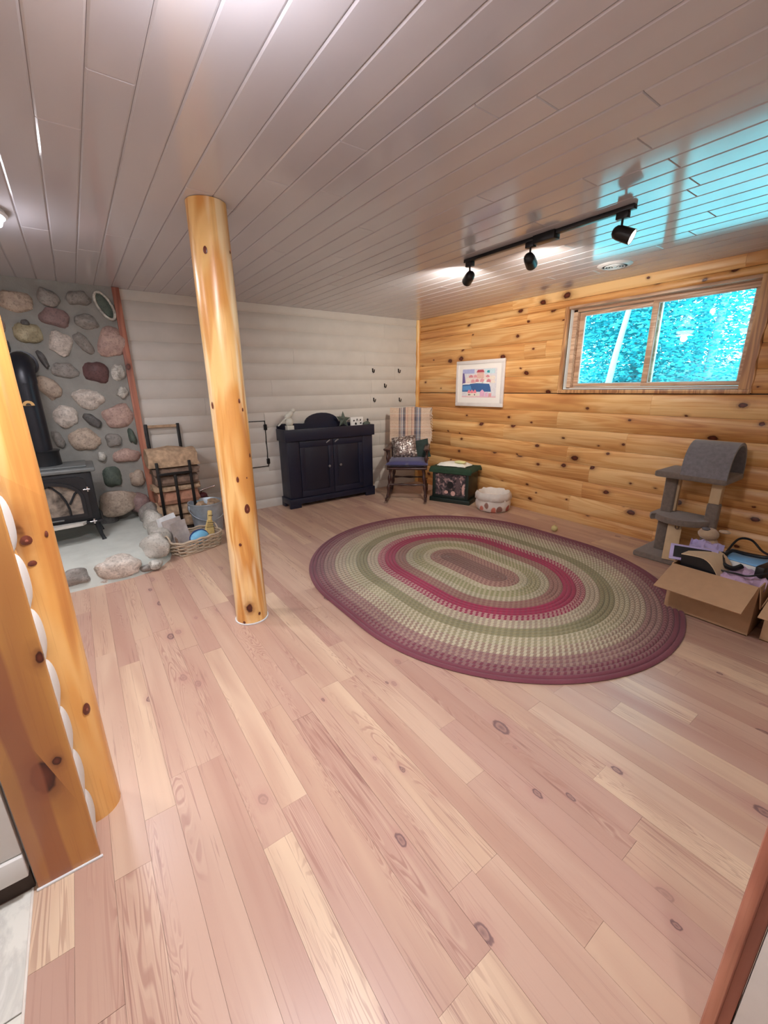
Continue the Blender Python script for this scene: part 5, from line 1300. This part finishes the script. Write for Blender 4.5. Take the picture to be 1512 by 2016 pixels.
# ------------------------------------------------------------------ TRACK LIGHT
TX, TZ = 2.425, H-.022
tl = thing('track_light', 'black ceiling track light with three spot heads', 'light', (TX, 1.75, H))
def to(nm, mb, m='black_track', par=tl, sm=40): return obj(nm, mb, M[m], par, sm, off=tl.location)
to('rail', MB().cbox((TX-.018, 1.205, H-.022), (TX+.018, 2.345, H-.001), .002))
to('power_feed', MB().cbox((TX-.030, 1.63, H-.045), (TX+.030, 1.775, H-.0005), .004))
HEADS = [(2.300, (.50, .84, -.24), 'sphere'), (1.805, (.86, .36, -.24), ''), (1.262, (.25, -.86, -.44), '')]
for k, (hy, dr3, _) in enumerate(HEADS):
    d = Vector(dr3).normalized(); piv = Vector((TX, hy, H-.115))
    hd_ = to('lamp_head', MB(), 'black_track') if False else None
    zax = d; mt = Matrix.Translation(piv) @ d.to_track_quat('Z', 'Y').to_matrix().to_4x4()
    hd_ = to('lamp_head', MB().lathe([(0, -.042), (.018, -.040), (.030, -.028), (.034, -.005), (.036, .062), (.033, .062), (.030, .050), (.0, .048)], 20, mt), par=tl, sm=40)
    to('adapter', MB().cbox((TX-.016, hy-.03, H-.052), (TX+.016, hy+.03, H-.022), .003), par=hd_)
    to('stem', MB().cyl((TX, hy, H-.050), (TX, hy, H-.100), .006, n=8), par=hd_, sm=60)
    to('lens', MB().lathe([(0, .0505), (.0325, .0505), (.0325, .0600), (0, .0635)], 20, mt), 'lens', hd_, 60)
    ld = bpy.data.lights.new('spot_bulb', 'SPOT'); ld.energy = SPOT_W*(1.35, .85, .30)[k]; ld.color = SPOT_C; ld.spot_size = math.radians((124, 120, 100)[k]); ld.spot_blend = .9; ld.shadow_soft_size = .018
    lo = bpy.data.objects.new('spot_bulb', ld); COL.objects.link(lo)
    lo.matrix_world = Matrix.Translation(piv+d*.066) @ d.to_track_quat('-Z', 'Y').to_matrix().to_4x4()
# ------------------------------------------------------------------ CEILING VENT
vn = thing('ceiling_vent', 'round white ceiling vent in front of the window', 'vent', (3.455, 1.81, H))
obj('flange', MB().lathe([(.082, -.004), (.088, -.014), (.118, -.004), (.120, 0)], 32), M['vent'], vn, 50)
for r_ in (.066, .047, .028): obj('louvre_ring', MB().tube([(r_*math.cos(k*PI/14), r_*math.sin(k*PI/14), -.0135) for k in range(28)], .0045, 6, closed=True), M['vent'], vn, 60)
obj('duct', MB().lathe([(.0, -.011), (.083, -.011), (.083, -.0005), (0, -.0005)], 24), M['vent_dark'], vn)
obj('centre_disc', MB().lathe([(0, -.018), (.012, -.017), (.014, -.010)], 20), M['vent'], vn, 50)
# ------------------------------------------------------------------ CEILING LAMPS (out of the frame; the hall one is added fill)
for nm, lb, (lx, ly) in (('ceiling_light', 'round flush ceiling light near the entry, just above the frame', LAMP_A), ('ceiling_light', 'round flush ceiling light by the hearth, just past the left edge', LAMP_B), ('ceiling_light', 'added round fill light in the entry behind the camera position', FILL_C), ('ceiling_light', 'round flush ceiling light deep in the hearth alcove beyond the left edge', (-.75, 2.35))):
    t = thing(nm, lb, 'light', (lx, ly, H))
    obj('ring', MB().lathe([(.13, 0), (.14, -.02), (.128, -.03), (.12, -.02)], 32), M['vent'], t, 50)
    obj('diffuser', MB().lathe([(0, -.085), (.07, -.08), (.11, -.06), (.122, -.02)], 32), M['lampglass'], t, 60)
# ------------------------------------------------------------------ BASKET AND CONTENTS
bs = thing('wicker_basket', 'low pale wicker basket on the floor by the hearth', 'basket', (.640, 3.785, 0), math.radians(20))
BWd, BDp, BHt = .215, .155, .110
def rrect(w_, d_, r_, n=40):
    out = []
    for k in range(n):
        a_ = 2*PI*k/n; c_, s_ = math.cos(a_), math.sin(a_)
        e_ = 5.; q = (abs(c_)**e_+abs(s_)**e_)**(-1/e_); out.append((w_*c_*q, d_*s_*q))
    return out
obj('bottom', MB().prism(rrect(BWd*.92, BDp*.92, .02), 2, .001, .008), M['wicker'], bs)
wv = MB(); N_ = 112
for r_ in range(7):
    f_ = .93+.07*r_/6+.03*(r_/6)**2; z_ = .010+BHt*r_/7
    pts = []
    for k, (a_, b_) in enumerate(rrect(BWd*f_, BDp*f_, .02, N_)):
        L = math.hypot(a_, b_); o_ = .0085*math.sin(PI*(k/5.6+r_)); pts.append((a_*(1+o_/L), b_*(1+o_/L), z_))
    wv.tube(pts, .0062, 5, closed=True)
obj('weave', wv, M['wicker'], bs, 70, kind='stuff')
stk = MB()
for k, (a_, b_) in enumerate(rrect(BWd, BDp, .02, 28)): stk.tube([(a_*.93, b_*.93, .005), (a_*1.03, b_*1.03, BHt+.01)], .004, 5)
obj('stake', stk, M['wicker'], bs, 70, kind='stuff')
rm = []
for k, (a_, b_) in enumerate(rrect(BWd*1.04, BDp*1.04, .02, 64)): rm.append((a_, b_, BHt+.012+.004*math.sin(k*1.5)))
obj('rim', MB().tube(rm, .010, 6, closed=True), M['wicker'], bs, 70)
for sx in (-1, 1): obj('handle', MB().tube([(sx*(BWd*1.04), -.05+.1*k/8, BHt+.012+.05*math.sin(PI*k/8)) for k in range(9)], .007, 6), M['wicker'], bs, 60)
BM = Matrix.Translation(bs.location) @ Matrix.Rotation(math.radians(20), 4, 'Z')
def inb(nm, mb, m, loc, rot, lab, cat, sm=40, grp=None, wh=None):
    o = obj(nm, mb, M[m], None, sm); o.matrix_world = BM @ Matrix.Translation(loc) @ Matrix.Rotation(rot[2], 4, 'Z') @ Matrix.Rotation(rot[0], 4, 'X') @ Matrix.Rotation(rot[1], 4, 'Y'); return tag(o, lab, cat, grp)
def folded(w_, h_, t_, seed):
    def f(u, v):
        a, b = 2*u-1, v
        return (a*w_/2*(1-.12*b), .012*math.sin(a*2+seed)+.01*noise.noise(Vector((a*2, b*2, seed))), b*h_)
    mb = MB().grid(f, 10, 6); k = len(mb.v); mb.v += [p+Vector((0, t_, 0)) for p in mb.v]; mb.f += [tuple(i_+k for i_ in q) for q in mb.f]
    for a in range(6): mb.f.append((a, a+1, k+a+1, k+a)); e = 10*7; mb.f.append((e+a, e+a+1, k+e+a+1, k+e+a))
    for a in range(10): mb.f.append((a*7+6, a*7+13, k+a*7+13, k+a*7+6)); mb.f.append((a*7, a*7+7, k+a*7+7, k+a*7))
    return mb
inb('newspaper', folded(.165, .25, .012, 1), 'newsprint', (-.085, -.02, .02), (-.16, -.06, .1), 'front folded grey newspaper standing in the wicker basket', 'newspaper', 50, 'newspapers in the basket')
inb('newspaper', folded(.175, .275, .014, 4), 'newsprint', (-.100, .018, .02), (-.16, -.10, .05), 'middle folded newspaper standing in the wicker basket', 'newspaper', 50, 'newspapers in the basket')
inb('newspaper', folded(.185, .30, .014, 7), 'newswhite', (-.112, .058, .02), (-.16, -.14, 0), 'rearmost folded newspaper with a white edge in the wicker basket', 'newspaper', 50, 'newspapers in the basket')
inb('cardboard_scrap', MB().cbox((-.04, -.006, 0), (.04, .006, .13), .002), 'bark', (-.155, -.03, .02), (-.1, -.1, 1.3), 'brown cardboard scrap at the left end of the wicker basket', 'scrap')
pch = thing('pouch', 'pale blue rounded cloth pouch with dark piping in the front of the wicker basket', 'pouch', (0, 0, 0))
hp_ = [(.088*math.cos(PI*k/12), .076*math.sin(PI*k/12)**.8) for k in range(13)]
obj('pouch_body', MB().ball((0, 0, .03), (.090, .040, .060), 18, 10, .08, 3), M['pouch'], pch, 70)
obj('piping', MB().tube([(p, -.006, q+.018) for p, q in hp_], .0055, 6), M['pouch_trim'], pch, 60)
pch.matrix_world = BM @ Matrix.Translation((.015, -.088, .078)) @ Matrix.Rotation(-.35, 4, 'X') @ Matrix.Rotation(-.12, 4, 'Y')
wk = thing('whisk_broom', 'straw whisk broom with dark stitching leaning at the right in the wicker basket', 'brush', (0, 0, 0))
obj('bristles', MB().prism([(-.052, .0), (.052, .0), (.030, .12), (.018, .165), (-.018, .165), (-.030, .12)], 1, -.012, .012), M['straw'], wk, 40)
obj('handle', MB().tube([(0, 0, .155), (0, 0, .20), (0, 0, .245), (0, 0, .25)], [.019, .020, .019, .010], 12), M['straw'], wk, 60)
for z_, w_ in ((.10, .037), (.118, .033), (.136, .028), (.205, .021)): obj('stitching', MB().cbox((-w_, -.0205 if z_ > .15 else -.0135, z_-.0025), (w_, -.011, z_+.0025), .001), M['thread'], wk)
wk.matrix_world = BM @ Matrix.Translation((.145, -.020, .050)) @ Matrix.Rotation(-.10, 4, 'X') @ Matrix.Rotation(.22, 4, 'Y')

# ------------------------------------------------------------------ BALL on the floor
bp = at_z(1091, 1046, .0)
o = obj('toy_ball', MB().ball((0, 0, .030), (.030, .030, .030), 16, 10, .12, 2).cyl((0, 0, .055), (.004, 0, .072), .006, .002, 6), M['ball'], None, 60); o.location = (bp.x, bp.y, 0)
tag(o, 'small pale yellow ball toy on the floor between rug and pine wall', 'toy')
for o in list(bpy.data.objects):
    if o.name.startswith('tmp'): bpy.data.objects.remove(o)
